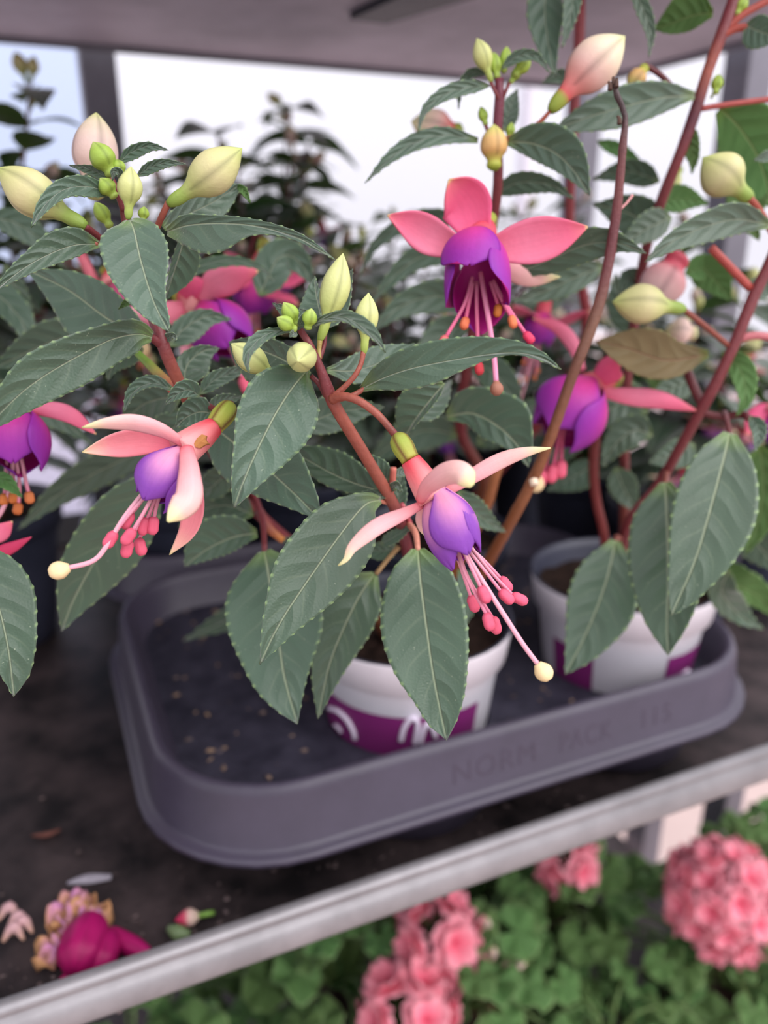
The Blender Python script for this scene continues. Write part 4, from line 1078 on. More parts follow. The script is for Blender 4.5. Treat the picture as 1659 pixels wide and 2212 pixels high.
for a, b in (((1060, 178, .315), (1078, 215, .317)), ((1100, 180, .316), (1084, 215, .318)), ((1045, 262, .322), (1056, 288, .322))):
    stem_px(pl3, [a, ((a[0] + b[0]) / 2, (a[1] + b[1]) / 2, a[2]), b], [4, 4, 5], C_STEM, 'pedicel')
leaf_px(pl3, [(1096, 306, .322), (1150, 310, .318), (1202, 332, .314), (1242, 372, .311), (1274, 422, .309)], [(0, 8), (.2, 36), (.45, 52), (.65, 44), (.85, 20), (1, 0)], [(0, 8), (.2, 26), (.45, 32), (.7, 22), (1, 0)], -.1, .15, 12)
leaf_px(pl3, [(1032, 303, .322), (965, 292, .317), (902, 306, .313), (842, 342, .31), (788, 396, .309)], [(0, 6), (.3, 18), (.6, 14), (1, 0)], [(0, 6), (.3, 18), (.6, 17), (1, 0)], -.3, .2, 11)
leaf_px(pl3, [(1058, 186, .316), (1005, 190, .312), (955, 207, .308), (917, 240, .306), (903, 288, .305)], 14, 16, -.2, .2, 9, 1.8)
leaf_px(pl3, [(1052, 160, .32), (1018, 158, .322), (996, 190, .323), (990, 238, .324)], 9, 10, 0, .2, 8, 1.6)
leaf_px(pl3, [(1084, 148, .312), (1118, 122, .31), (1158, 122, .309), (1188, 158, .308)], 12, 12, .2, .2, 8, 1.6)
leaf_px(pl3, [(1088, 284, .34), (1098, 240, .342), (1118, 192, .344)], 22, 24, 0, .15, 8, 1.6)
leaf_px(pl3, [(1200, -70, .345), (1178, 0, .342), (1182, 80, .34), (1200, 165, .338)], [(0, 8), (.4, 40), (.7, 24), (1, 0)], [(0, 8), (.4, 38), (.7, 26), (1, 0)], .15, .15, 10)
leaf_px(pl3, [(1240, -60, .335), (1238, 0, .334), (1226, 60, .333), (1214, 104, .332)], 18, 20, .3, .2, 9)
leaf_px(pl3, [(1235, 170, .35), (1205, 165, .35), (1170, 180, .35)], 14, 14, 0, .2, 7)
leaf_px(pl3, [(1112, 592, .318), (1190, 560, .312), (1262, 530, .306), (1330, 524, .302), (1396, 547, .299)], [(0, 8), (.3, 34), (.6, 34), (.85, 14), (1, 0)], [(0, 8), (.3, 32), (.6, 34), (.85, 14), (1, 0)], -.2, .15, 12)
leaf_px(pl3, [(1305, 575, .365), (1245, 598, .36), (1175, 630, .357), (1103, 652, .355)], 30, 30, .25, .1, 10)
leaf_px(pl3, [(1060, 545, .37), (980, 540, .37), (900, 560, .37), (840, 610, .37), (800, 660, .37)], 26, 30, .1, .15, 11)
leaf_px(pl3, [(1050, 500, .38), (960, 470, .38), (880, 480, .38), (810, 530, .38), (775, 600, .385)], [(0, 6), (.4, 20), (1, 0)], [(0, 6), (.4, 18), (1, 0)], .1, .15, 11)
leaf_px(pl3, [(1030, 660, .385), (950, 640, .38), (870, 660, .375), (800, 720, .37)], 34, 34, .1, .15, 10)
leaf_px(pl3, [(1020, 700, .39), (960, 720, .385), (920, 780, .38), (905, 850, .38)], 34, 34, .1, .15, 10)
leaf_px(pl3, [(1010, 780, .40), (1060, 800, .395), (1100, 850, .39), (1120, 920, .39)], 34, 34, .1, .15, 10)
leaf_px(pl3, [(1070, 420, .35), (1120, 395, .345), (1190, 400, .34), (1240, 430, .335)], 22, 24, .1, .15, 10)
leaf_px(pl3, [(990, 940, .44), (920, 930, .44), (850, 960, .44), (790, 1010, .445)], 40, 40, .1, .15, 10)
leaf_px(pl3, [(1030, 960, .44), (1090, 920, .43), (1150, 880, .43), (1200, 860, .43)], 34, 36, .1, .15, 10)
leaf_px(pl3, [(1235, 620, .46), (1190, 640, .46), (1140, 690, .46), (1110, 760, .46)], 30, 34, .1, .15, 9)
leaf_px(pl3, [(1240, 820, .49), (1300, 840, .49), (1360, 890, .49), (1400, 950, .49)], 36, 36, .1, .15, 9)
bud_px(pl3, (1188, 240, .316), (1350, 78, .312), 104, 'blush', bend=-5)
bud_px(pl3, (1067, 368, .322), (1067, 268, .318), 58, 'peach', True)
bud_px(pl3, (1062, 178, .315), (1030, 82, .312), 41, 'yellow')
bud_px(pl3, (1075, 172, .315), (1066, 112, .315), 26, 'green', True)
bud_px(pl3, (1088, 158, .316), (1095, 100, .316), 25, 'green', True)
bud_px(pl3, (1110, 165, .316), (1146, 124, .314), 30, 'green', True)
bud_px(pl3, (1102, 180, .317), (1128, 140, .319), 22, 'green', True)
bud_px(pl3, (1050, 272, .322), (1038, 230, .322), 21, 'green', True)
bud_px(pl3, (1098, 302, .323), (1106, 264, .323), 20, 'green', True)
bud_px(pl3, (1000, 290, .40), (888, 262, .40), 72, 'blush', True)

D = .295
f3 = hero_flower(pl3, (1055, 470, D + .022), (1050, 490, D + .014), (1038, 520, D + .004), 22, 20, 34,
    [([(1038, 520, D + .004), (1026, 478, D + .006), (1008, 430, D + .004), (970, 388, D - .002)], (62, 46), dict(cA=SEP_ROSE, cB=SEP_ROSE, cup=-.25, prof=[(0, .5), (.2, .72), (.5, 1), (.72, .92), (.9, .5), (1, .02)])),
     ([(1000, 538, D + .002), (940, 516, D), (888, 486, D - .003), (837, 465, D - .006)], 39, dict(cA=SEP_ROSE2, cB=SEP_ROSE, cup=-.3)),
     ([(1050, 540, D + .002), (1118, 527, D), (1190, 512, D - .003), (1270, 490, D - .006)], 47, dict(cA=SEP_ROSE2, cB=SEP_ROSE, cup=-.3)),
     ([(1040, 540, D + .015), (1100, 580, D + .02), (1150, 600, D + .022), (1210, 598, D + .024)], 22, dict(cA=SEP_OUT, cB=SEP_ROSE))],
    ((1032, 505, D), (1032, 685, D - .014), 66),
    [([(1020, 600, D), (1002, 660, D - .006), (962, 730, D - .010)], None, lin(214, 110, 110)),
     ([(1022, 610, D), (1014, 650, D - .005), (1006, 690, D - .008)], (1000, 712, D - .009), lin(222, 118, 80)),
     ([(1030, 610, D), (1030, 670, D - .005), (1034, 786, D - .008)], (1036, 806, D - .008), lin(200, 60, 70)),
     ([(1060, 610, D), (1070, 640, D - .003), (1077, 662, D - .004)], (1074, 684, D - .004), lin(214, 130, 60)),
     ([(1065, 610, D), (1085, 650, D - .005), (1105, 686, D - .008)], (1112, 712, D - .008), lin(220, 124, 80)),
     ([(1066, 606, D), (1096, 662, D - .006), (1136, 722, D - .010)], (1150, 738, D - .010), lin(214, 60, 96))],
    [(1038, 590, D), (1052, 670, D - .008), (1066, 760, D - .012), (1072, 830, D - .014)], MAG, lin(210, 60, 80), lin(224, 90, 110), angles=(.25, 1.75, 3.2, -1.3), spans=(.95, .95, 1.1, 1.0), lens=(.66, .82, 1.0, .92), offs=(.10, .02, -.04, .0), tip=13, fcol=(lin(236, 150, 184), lin(226, 100, 140)), stig=lin(170, 116, 96), alen=26, aw=9,
    prof=[(0, .25), (.12, .55), (.3, .85), (.5, .98), (.7, 1.0), (.88, .98), (1, .95)])


# ================================================================== THE FUCHSIA IN THE RIGHT POT
pl2 = thing('fuchsia_plant', 'tall fuchsia on the right with red stems and hanging grey-green leaves', 'plant', (*P2, .092), 'potted fuchsias')
stem_px(pl2, [(1600, -40, .34), (1562, 66, .342), (1530, 150, .345), (1502, 240, .35), (1470, 330, .355), (1430, 430, .365), (1395, 540, .38), (1370, 700, .40), (1350, 900, .42), soil(P2, .006, .004)], [14, 14, 12, 13, 12, 12, 11, 11, 11, 10], [C_STEM, C_STEM, C_STEM2, lin(84, 34, 44), C_STEM, C_STEM, C_STEM, C_STEM, C_STEM, C_BROWN], seg=60)
stem_px(pl2, [(1700, 480, .34), (1655, 585, .345), (1630, 635, .347), (1590, 735, .35), (1550, 820, .355), (1515, 885, .362), (1470, 965, .375), (1420, 1050, .395), (1350, 1150, .42), soil(P2, .0)], [12, 12, 13, 12, 12, 12, 11, 11, 11, 10], C_STEM, seg=60)
stem_px(pl2, [(1292, 900, .42), (1282, 1000, .43), (1288, 1080, .44), (1305, 1160, .45), soil(P2, -.012)], [10, 11, 10, 10, 10], lin(108, 36, 34), 'stem')
for pts, r, c in (([(1508, 236, .35), (1570, 226, .347), (1680, 212, .344)], 6, lin(190, 90, 84)), ([(1466, 206, .346), (1430, 165, .344), (1392, 140, .342)], 6, C_STEM), ([(1565, 70, .342), (1600, 35, .34), (1670, -5, .338)], 8, lin(180, 80, 66)),
                  ([(1555, 80, .342), (1590, 62, .34), (1622, 58, .338)], 8, lin(180, 80, 66)), ([(1620, 622, .347), (1580, 580, .343), (1536, 535, .34)], 9, lin(190, 84, 76)), ([(1620, 430, .33), (1640, 455, .335), (1680, 520, .34)], 8, lin(180, 84, 66)),
                  ([(1476, 668, .335), (1520, 702, .342), (1580, 752, .352)], 6, lin(150, 80, 66)), ([(1480, 790, .37), (1500, 840, .366), (1522, 884, .362)], 10, C_STEM), ([(1585, 735, .352), (1630, 725, .35), (1680, 730, .35)], 9, lin(210, 120, 126)),
                  ([(1510, 890, .363), (1560, 900, .36), (1600, 895, .355), (1620, 905, .35)], 8, C_STEM), ([(1565, 890, .36), (1572, 915, .345), (1576, 938, .332)], 6, C_STEM), ([(1440, 1020, .385), (1438, 1035, .36), (1437, 1048, .345)], 6, C_STEM2),
                  ([(1536, 212, .348), (1545, 195, .347), (1550, 180, .347)], 3, lin(140, 150, 80)), ([(1572, 66, .342), (1585, 45, .341), (1594, 25, .34)], 5, lin(160, 160, 84)), ([(1340, 1165, .425), (1332, 1160, .40), (1330, 1172, .375)], 6, C_STEM2)):
    stem_px(pl2, pts, r, np.asarray(c) * .72, 'pedicel')
leaf_px(pl2, [(1664, 486, .322), (1592, 474, .316), (1522, 490, .312), (1452, 522, .309), (1393, 566, .307)], [(0, 8), (.25, 32), (.5, 34), (.8, 18), (1, 0)], [(0, 8), (.25, 34), (.5, 30), (.8, 16), (1, 0)], .1, .15, 12)
leaf_px(pl2, [(1500, 206, .345), (1425, 212, .338), (1335, 234, .333), (1245, 262, .33), (1185, 292, .328)], [(0, 8), (.2, 30), (.5, 40), (.8, 22), (1, 0)], [(0, 8), (.2, 30), (.5, 42), (.8, 22), (1, 0)], .05, .1, 12)
leaf_px(pl2, [(1366, -30, .335), (1392, 28, .333), (1405, 75, .332), (1402, 124, .331)], 16, 14, .3, .2, 9, 1.8)
leaf_px(pl2, [(1540, 28, .345), (1495, 34, .35), (1452, 50, .355), (1410, 64, .36)], [(0, 8), (.3, 26), (.7, 20), (1, 0)], [(0, 8), (.25, 50), (.6, 42), (1, 0)], .0, .1, 9, 1.8, True)
leaf_px(pl2, [(1610, 54, .338), (1640, 68, .334), (1690, 84, .33)], 30, 34, 0, .1, 8)
leaf_px(pl2, [(1556, 234, .35), (1600, 280, .36), (1642, 350, .366), (1668, 450, .37)], [(0, 14), (.2, 60), (.5, 76), (.8, 46), (1, 0)], [(0, 14), (.2, 50), (.5, 70), (.8, 44), (1, 0)], 0, .1, 10, 2.2, True)
leaf_px(pl2, [(1640, 360, .37), (1620, 400, .372), (1615, 460, .374), (1640, 520, .375)], 44, 44, 0, .1, 9, 2, True)
leaf_px(pl2, [(1670, 330, .33), (1655, 338, .33), (1628, 346, .33)], 12, 12, 0, .2, 6)
leaf_px(pl2, [(1488, 268, .352), (1492, 310, .355), (1498, 345, .357), (1494, 376, .358)], 18, 20, 0, .1, 8, 1.8, True)
leaf_px(pl2, [(1425, 392, .39), (1355, 370, .395), (1278, 388, .40)], 26, 26, .1, .1, 9)
leaf_px(pl2, [(1290, 305, .40), (1345, 328, .40), (1402, 368, .40)], 14, 14, .1, .1, 9, 2, True)
leaf_px(pl2, [(1430, 505, .372), (1360, 462, .376), (1280, 440, .38)], 44, 44, .1, .1, 10)
leaf_px(pl2, [(1450, 468, .365), (1395, 496, .36), (1338, 534, .358)], 30, 34, .1, .1, 9)
leaf_px(pl2, [(1530, 765, .36), (1440, 778, .352), (1355, 752, .346), (1288, 738, .342)], [(0, 8), (.25, 34), (.55, 46), (.85, 26), (1, 0)], [(0, 8), (.25, 36), (.55, 58), (.85, 26), (1, 0)], .1, .1, 10, 1.8, True, mats=[M_TOP, M_UNDB])
leaf_px(pl2, [(1577, 936, .33), (1560, 1005, .322), (1532, 1110, .315), (1500, 1215, .31), (1450, 1330, .307)], [(0, 14), (.12, 56), (.28, 84), (.45, 92), (.62, 76), (.8, 46), (.93, 22), (1, 0)], [(0, 14), (.12, 50), (.28, 72), (.5, 74), (.7, 56), (.88, 28), (1, 0)], .08, .08, 15)
leaf_px(pl2, [(1437, 1042, .345), (1442, 1150, .338), (1444, 1250, .334), (1441, 1340, .332), (1443, 1416, .331)], [(0, 12), (.15, 50), (.4, 66), (.65, 62), (.85, 36), (1, 0)], [(0, 12), (.15, 62), (.35, 82), (.6, 76), (.82, 44), (1, 0)], -.1, .1, 14)
leaf_px(pl2, [(1330, 1168, .375), (1314, 1240, .368), (1290, 1312, .363), (1256, 1390, .36), (1221, 1457, .358)], [(0, 12), (.2, 58), (.45, 76), (.7, 54), (.88, 26), (1, 0)], [(0, 12), (.2, 56), (.45, 68), (.7, 44), (.88, 20), (1, 0)], .1, .1, 12)
for mid, w, fl in (([(1640, 960, .40), (1650, 1040, .40), (1640, 1120, .40), (1610, 1200, .40)], 46, True), ([(1600, 1120, .42), (1640, 1180, .42), (1690, 1240, .42)], 44, False), ([(1560, 1210, .44), (1590, 1260, .44), (1640, 1290, .445), (1680, 1340, .45)], 40, True),
                   ([(1575, 1230, .40), (1560, 1280, .41), (1600, 1330, .42), (1650, 1360, .42)], 34, False), ([(1410, 940, .40), (1370, 930, .40), (1330, 960, .40), (1300, 1010, .40)], 34, False), ([(1500, 960, .40), (1460, 980, .40), (1400, 1000, .40)], 34, False),
                   ([(1400, 890, .41), (1350, 870, .41), (1300, 900, .41), (1270, 950, .41)], 40, False), ([(1450, 880, .43), (1430, 830, .43), (1390, 810, .43)], 34, True), ([(1560, 760, .36), (1600, 800, .355), (1610, 860, .35), (1590, 900, .35)], 28, True),
                   ([(1500, 560, .40), (1540, 600, .40), (1580, 650, .40)], 40, True), ([(1480, 590, .40), (1520, 580, .40), (1575, 585, .40)], 30, True), ([(1620, 640, .37), (1650, 620, .37), (1690, 620, .37)], 26, False),
                   ([(1330, 1010, .44), (1350, 1060, .44), (1380, 1110, .44)], 30, False), ([(1300, 900, .44), (1250, 930, .44), (1210, 980, .44), (1190, 1040, .44)], 34, False), ([(1290, 1000, .45), (1240, 1030, .45), (1180, 1060, .45)], 34, False),
                   ([(1380, 720, .41), (1340, 650, .41), (1330, 590, .41)], 34, False), ([(1390, 620, .39), (1360, 600, .39), (1340, 640, .39)], 22, False), ([(1620, 900, .34), (1640, 930, .335), (1630, 975, .33)], 16, False), ([(1420, 440, .38), (1470, 430, .38), (1530, 440, .38)], 30, True),
                   ([(1330, 820, .43), (1350, 870, .425), (1360, 910, .42), (1370, 930, .42)], 40, False), ([(1500, 820, .41), (1450, 840, .41), (1400, 870, .41)], 30, False)):
    leaf_px(pl2, mid, w, w * rnd.uniform(.8, 1.1), rnd.uniform(-.2, .2), .12, 9, 2.2, fl)
bud_px(pl2, (1624, 434, .332), (1518, 340, .328), 94, 'cream')
bud_px(pl2, (1480, 668, .335), (1323, 652, .33), 84, 'cream', bend=2)
bud_px(pl2, (1470, 548, .37), (1398, 668, .37), 96, 'pink', True)
bud_px(pl2, (1505, 722, .42), (1438, 712, .42), 60, 'pale', True)
bud_px(pl2, (1396, 142, .342), (1358, 192, .342), 40, 'peach', True)
bud_px(pl2, (1545, 204, .347), (1552, 160, .347), 25, 'green', True)
bud_px(pl2, (1590, 34, .34), (1612, -8, .34), 26, 'green', True)
bud_px(pl2, (1470, 360, .42), (1440, 420, .42), 34, 'yellow', True)
D = .37
f4 = hero_flower(pl2, (1335, 815, D + .02), (1315, 822, D + .014), (1270, 838, D), 20, 18, 32,
    [([(1290, 846, D), (1355, 856, D - .004), (1425, 864, D - .007), (1508, 888, D - .008)], 20, dict(cA=SEP_ROSE2, cB=SEP_ROSE)),
     ([(1284, 836, D), (1300, 808, D - .006), (1322, 785, D - .012), (1346, 776, D - .016)], (20, 38), dict(cA=SEP_ROSE, cB=SEP_ROSE2)),
     ([(1258, 800, D + .004), (1238, 745, D + .008), (1205, 708, D + .01), (1150, 688, D + .01)], 15, dict(cA=SEP_ROSE2, cB=SEP_ROSE)),
     ([(1265, 850, D - .004), (1252, 885, D - .010), (1240, 915, D - .014)], 22, dict(cA=SEP_ROSE2, cB=SEP_ROSE))],
    ((1285, 825, D), (1188, 950, D - .006), 74),
    [([(1205, 900, D), (1190, 960, D), (1172, 1022, D)], None), ([(1215, 905, D), (1205, 960, D), (1195, 1010, D)], None), ([(1225, 905, D), (1215, 950, D), (1212, 1000, D)], None)],
    [(1205, 900, D), (1175, 970, D), (1160, 1030, D)], MAG, lin(210, 70, 84), lin(226, 110, 120), angles=(.3, 1.8, 3.3, -1.2), fcol=(lin(226, 120, 150), lin(214, 90, 130)))
D = .40
f8 = hero_flower(pl2, (1690, 850, D), (1685, 870, D), (1680, 890, D), 20, 18, 30, [([(1680, 890, D), (1655, 890, D), (1635, 905, D), (1612, 940, D)], 24, dict(cA=SEP_ROSE, cB=SEP_ROSE2)), ([(1685, 890, D), (1670, 920, D), (1660, 945, D)], 22, dict(cA=SEP_ROSE, cB=SEP_ROSE2))],
    ((1685, 885, D), (1690, 960, D), 40), [], [(1690, 940, D), (1690, 1000, D)], MAG)


# ================================================================== THE FUCHSIA AT THE LEFT EDGE, its pot outside the frame
P4 = (-.13, .40)
pot4 = make_pot('dark grey pot standing left of the tray, beyond the frame edge', *P4, M_POTIN, M_POTIN)
pl4 = thing('fuchsia_plant', 'fuchsia at the left frame edge with one magenta flower and a pale hanging leaf', 'plant', (*P4, .092), 'potted fuchsias')
stem_px(pl4, [(-70, 700, .31), (-100, 850, .32), (-110, 1050, .36), soil(P4)], 12, C_STEM)
stem_px(pl4, [(-100, 850, .315), (-30, 830, .31), (20, 860, .305)], 7, C_STEM2, 'pedicel')
stem_px(pl4, [(-105, 1060, .33), (-80, 1080, .28), (-50, 1140, .262), (-40, 1182, .262)], 7, C_STEM2, 'petiole')
stem_px(pl4, [(-100, 900, .32), (-90, 1000, .30), (-70, 1080, .295), (-60, 1110, .295)], 6, C_STEM2, 'pedicel')
leaf_px(pl4, [(-40, 1180, .262), (-16, 1265, .258), (5, 1340, .256), (20, 1415, .255), (30, 1504, .255)], [(0, 12), (.15, 56), (.35, 76), (.55, 66), (.75, 50), (.9, 30), (1, 0)], 70, 0, .12, 13)
leaf_px(pl4, [(-20, 820, .33), (40, 860, .34), (120, 900, .345), (200, 960, .35)], 30, 34, .1, .1, 10)
leaf_px(pl4, [(-30, 1035, .30), (10, 1035, .295), (48, 1075, .29)], 14, 22, .1, .1, 7, 2, True)
leaf_px(pl4, [(10, 570, .38), (40, 640, .385), (80, 725, .39)], 22, 22, .2, .1, 9)
leaf_px(pl4, [(-30, 470, .36), (30, 480, .365), (90, 520, .37), (140, 580, .375)], 28, 30, .1, .1, 9)
leaf_px(pl4, [(-60, 600, .36), (0, 640, .36), (50, 700, .36), (70, 780, .36)], 34, 30, .1, .1, 9)
D = .30
f5 = hero_flower(pl4, (22, 850, D + .006), (24, 866, D + .004), (30, 890, D), 20, 18, 34,
    [([(48, 890, D), (95, 884, D - .002), (150, 896, D - .004), (208, 938, D - .005)], 18, dict(cA=SEP_ROSE2, cB=SEP_ROSE)), ([(20, 890, D), (-30, 870, D - .01), (-80, 880, D - .015)], 20, dict(cA=SEP_ROSE2, cB=SEP_ROSE)), ([(30, 890, D + .01), (60, 860, D + .02), (90, 850, D + .03)], 20, dict(cA=SEP_ROSE2, cB=SEP_ROSE))],
    ((32, 876, D), (40, 1020, D - .008), 66),
    [([(25, 980, D), (30, 1040, D), (30, 1066, D)], (28, 1090, D), lin(206, 120, 60)), ([(45, 985, D), (56, 1040, D), (62, 1066, D)], (66, 1090, D), lin(206, 120, 70)), ([(15, 985, D), (12, 1040, D), (10, 1070, D)], (6, 1096, D), lin(206, 120, 60)), ([(35, 985, D), (42, 1050, D), (40, 1090, D)], (36, 1112, D), lin(196, 110, 60))],
    [(30, 985, D), (20, 1060, D), (0, 1110, D), (-30, 1140, D)], MAG, angles=(.2, 1.7, 3.2, -1.3), alen=26, aw=10)
D = .295
f5b = hero_flower(pl4, (-60, 1100, D), (-62, 1116, D), (-64, 1140, D), 18, 16, 26, [([(-60, 1140, D), (-25, 1150, D), (0, 1150, D), (27, 1126, D)], 22, dict(cA=SEP_ROSE2, cB=SEP_ROSE)), ([(-60, 1150, D), (-20, 1195, D), (20, 1185, D), (68, 1160, D)], 14, dict(cA=[(0, lin(190, 50, 90)), (1, lin(200, 60, 100))], cB=SEP_ROSE))],
    ((-64, 1130, D), (-60, 1230, D), 40), [], [(-62, 1200, D), (-60, 1300, D)], MAG)


# ================================================================== FUCHSIAS FURTHER BACK (copied parts)
prng = random.Random(11)
LP = [local_leaf('leaf', .066, .0175, dr, prng) for dr in (.3, .6, .9)]
FP = [local_flower(1.0, MAG, SEP_ROSE, SEP_ROSE2, prng), local_flower(.95, VIO, SEP_OUT, SEP_ROSE2, prng)]
BP = [bud_at(None, np.zeros(3), np.array([0, .026, 0]), .0062, p, sm, 16, ref=(0, 0, 1)) for p, sm in (('cream', False), ('yellow', True), ('blush', False), ('pale', True))]


def far_fuchsia(label, base, height, n_st, seed, lean=(0, 0), leafs=1.0, spread=.07, fl=.5, bd=.6, low=.5, taper=.55):
    g = random.Random(seed)
    pl = thing('fuchsia_plant', label, 'plant', (*base, .092), 'potted fuchsias')
    for k in range(n_st):
        a = 2 * math.pi * k / n_st + g.uniform(-.5, .5)
        h = height * (1.0 if k == 0 else g.uniform(low, 1.0)); sp_ = spread * g.uniform(.5, 1.1)
        b = np.array([*base, .088])
        P = np.array([b + [math.cos(a) * .01, math.sin(a) * .01, 0], b + [math.cos(a) * sp_ * .5 + lean[0] * .3, math.sin(a) * sp_ * .5 + lean[1] * .3, h * .5], b + [math.cos(a) * sp_ + lean[0], math.sin(a) * sp_ + lean[1], h]])
        V, Fc, T, L = tube(P, [.0024, .002, .0012], [C_BROWN, C_STEM, C_STEM], 7, 16)
        obj('stem', V, Fc, M_STEM, pl, P[0], T, L)
        S = spline(P, 40); nn = max(4, int(h / .028 * leafs))
        for i in range(nn):
            t = .22 + .78 * i / (nn - 1)
            p = S[min(39, int(t * 39))]; ph = i * math.pi / 2 + a + g.uniform(-.3, .3)
            for s in (0, math.pi):
                d = np.array([math.cos(ph + s), math.sin(ph + s), g.uniform(-.15, .45)])
                sc = (1.15 - taper * t) * g.uniform(.8, 1.15)
                o = LP[g.randrange(3)].copy(); COL.objects.link(o); place(o, pl, p, d, ZV, sc, g.uniform(-.4, .4))
            if t > .45 and g.random() < fl:
                d = np.array([math.cos(ph + 1.5), math.sin(ph + 1.5), 0]); e = p + d * .022 + [0, 0, -.012]
                V, Fc, T, L = tube(np.array([p, p + d * .016 + [0, 0, .004], e]), .0008, C_STEM, 6, 7); obj('pedicel', V, Fc, M_STEM, pl, p, T, L)
                o = copy_tree(FP[g.randrange(2)], pl); o.matrix_basis = Matrix.Translation(Vector(e - wloc(pl))) @ Matrix.Rotation(g.uniform(0, 6.3), 4, 'Z') @ Matrix.Rotation(g.uniform(-.3, .3), 4, 'X')
        for i in range(4):
            if g.random() < bd:
                d = np.array([g.uniform(-.7, .7), g.uniform(-.7, .7), g.uniform(.2, 1)]); o = BP[g.randrange(4)].copy(); COL.objects.link(o)
                p = S[-1 - g.randrange(5)]; d = nrm(d)
                V, Fc, T, L = tube(np.array([p, p + d * .006]), .0009, C_STEM, 6, 4); obj('pedicel', V, Fc, M_STEM, pl, p, T, L)
                place(o, pl, p + d * .006, d, ZV, g.uniform(.5, .95))
    return pl


T2 = [(a, b + .318) for a, b in WELLS2]
for i, (lab, base, h, ns, lean, sp_, fl) in enumerate((
        ('bushy fuchsia behind the left buds, pink flowers between its dark leaves', T2[0], .245, 7, (-.02, -.01), .08, .16),
        ('tall dark fuchsia in the rear tray, its shoots against the white light', T2[4], .35, 8, (-.01, 0), .085, .04),
        ('rear fuchsia between the left post and the tall dark one', T2[3], .27, 7, (-.03, 0), .08, .08),
        ('low fuchsia in the rear tray left of the rose flower', T2[1], .24, 7, (.0, -.01), .08, .16),
        ('fuchsia in the rear tray right under the rose flower', T2[2], .23, 7, (.01, -.01), .08, .16),
        ('fuchsia in the rear tray behind the rose flower', T2[5], .25, 7, (0, 0), .08, .12),
        ('fuchsia left of the rear tray, cut by the left frame edge', (-.06, .72), .34, 7, (0, 0), .08, .08),
        ('fuchsia right of the front tray, behind the red stems', (.495, .49), .20, 5, (-.02, .0), .06, .14),
        ('fuchsia beyond the right tray corner, behind the hanging leaves', (.50, .62), .24, 7, (0, 0), .075, .14),
        ('fuchsia against the far middle post', (.52, .80), .27, 7, (0, 0), .08, .1),
        ('far right fuchsia by the trolley post', (.62, .52), .17, 6, (0, 0), .07, .1))):
    make_pot('dark pot of the ' + lab.split(',')[0], *base, M_POTIN, M_POTIN, group='dark grey pots further back')
    far_fuchsia(lab, base, h, ns + (3 if i < 7 else 0), 100 + i, lean, 1.35, sp_, fl * .7, low=.72 if i in (1, 6) else .5, taper=.35 if i in (1, 6) else .5)
# three blurred flowers seen between the front leaves
for (x, y, d, k, rx, rz, s) in ((568, 545, .44, 0, .4, .4, 1.2), (1180, 640, .46, 0, .3, 2.0, 1.0)):
    host = [o for o in COL.objects if o.get('label', '').startswith('bushy fuchsia behind the left')][0]
    P = px(x, y, d)
    o = copy_tree(FP[k], host); o.matrix_basis = Matrix.Translation(Vector(P - wloc(host))) @ Matrix.Rotation(rz, 4, 'Z') @ Matrix.Rotation(rx, 4, 'X') @ Matrix.Scale(s, 4)
    Q = np.array([P, P + [0, .01, .012], P + [0, .04, -.01]]); V, Fc, T, L = tube(Q, .0009, C_STEM, 6, 8); obj('pedicel', V, Fc, M_STEM, host, P, T, L)
stem_px(host, [(172, 545, .37), (200, 600, .372), (245, 680, .376), (270, 760, .40)], [11, 12, 13, 12], lin(196, 96, 110))
D = .35
SEP_BL = [(0, lin(226, 96, 124)), (.3, lin(232, 128, 150)), (.8, lin(240, 160, 178)), (1, lin(236, 190, 180))]
f6 = hero_flower(host, (385, 632, D + .012), (398, 640, D + .008), (440, 662, D), 22, 20, 40,
    [([(432, 650, D - .004), (462, 618, D - .008), (505, 594, D - .010), (558, 586, D - .010)], 36, dict(cA=SEP_ROSE2, cB=SEP_ROSE)), ([(425, 660, D), (385, 672, D - .004), (335, 680, D - .006), (268, 668, D - .006)], 26, dict(cA=SEP_BL, cB=SEP_ROSE)),
     ([(432, 670, D), (422, 710, D - .004), (408, 745, D - .006), (392, 775, D - .006)], 26, dict(cA=SEP_BL, cB=SEP_ROSE)), ([(420, 650, D - .004), (412, 622, D - .010), (398, 600, D - .014)], 30, dict(cA=SEP_ROSE, cB=SEP_ROSE))],
    ((438, 655, D), (512, 762, D - .004), 62), [([(480, 720, D), (510, 780, D), (525, 820, D)], None), ([(490, 720, D), (530, 770, D), (550, 800, D)], None)], [(480, 720, D), (530, 800, D), (560, 850, D)], MAG, angles=(.2, 1.6, 3.1, -1.3))
stem_px(host, [(385, 632, D + .012), (370, 620, .38), (380, 640, .42), (400, 700, .46)], 6, C_STEM, 'pedicel')
D = .37
f9 = hero_flower(host, (232, 575, D), (238, 588, D), (252, 612, D), 20, 18, 36, [([(250, 612, D), (225, 640, D), (210, 680, D)], 22, dict(cA=SEP_ROSE2, cB=SEP_ROSE)), ([(262, 612, D), (300, 612, D), (330, 640, D)], 24, dict(cA=SEP_ROSE2, cB=SEP_ROSE))],
    ((252, 608, D), (292, 700, D), 52), [], [(280, 680, D), (300, 740, D)], dict(base=lin(190, 84, 120), mid=lin(168, 74, 118), edge=lin(140, 60, 110), inn=lin(120, 30, 90)))
for o in LP + BP: bpy.data.objects.remove(o)
for o in FP: delete_tree(o)


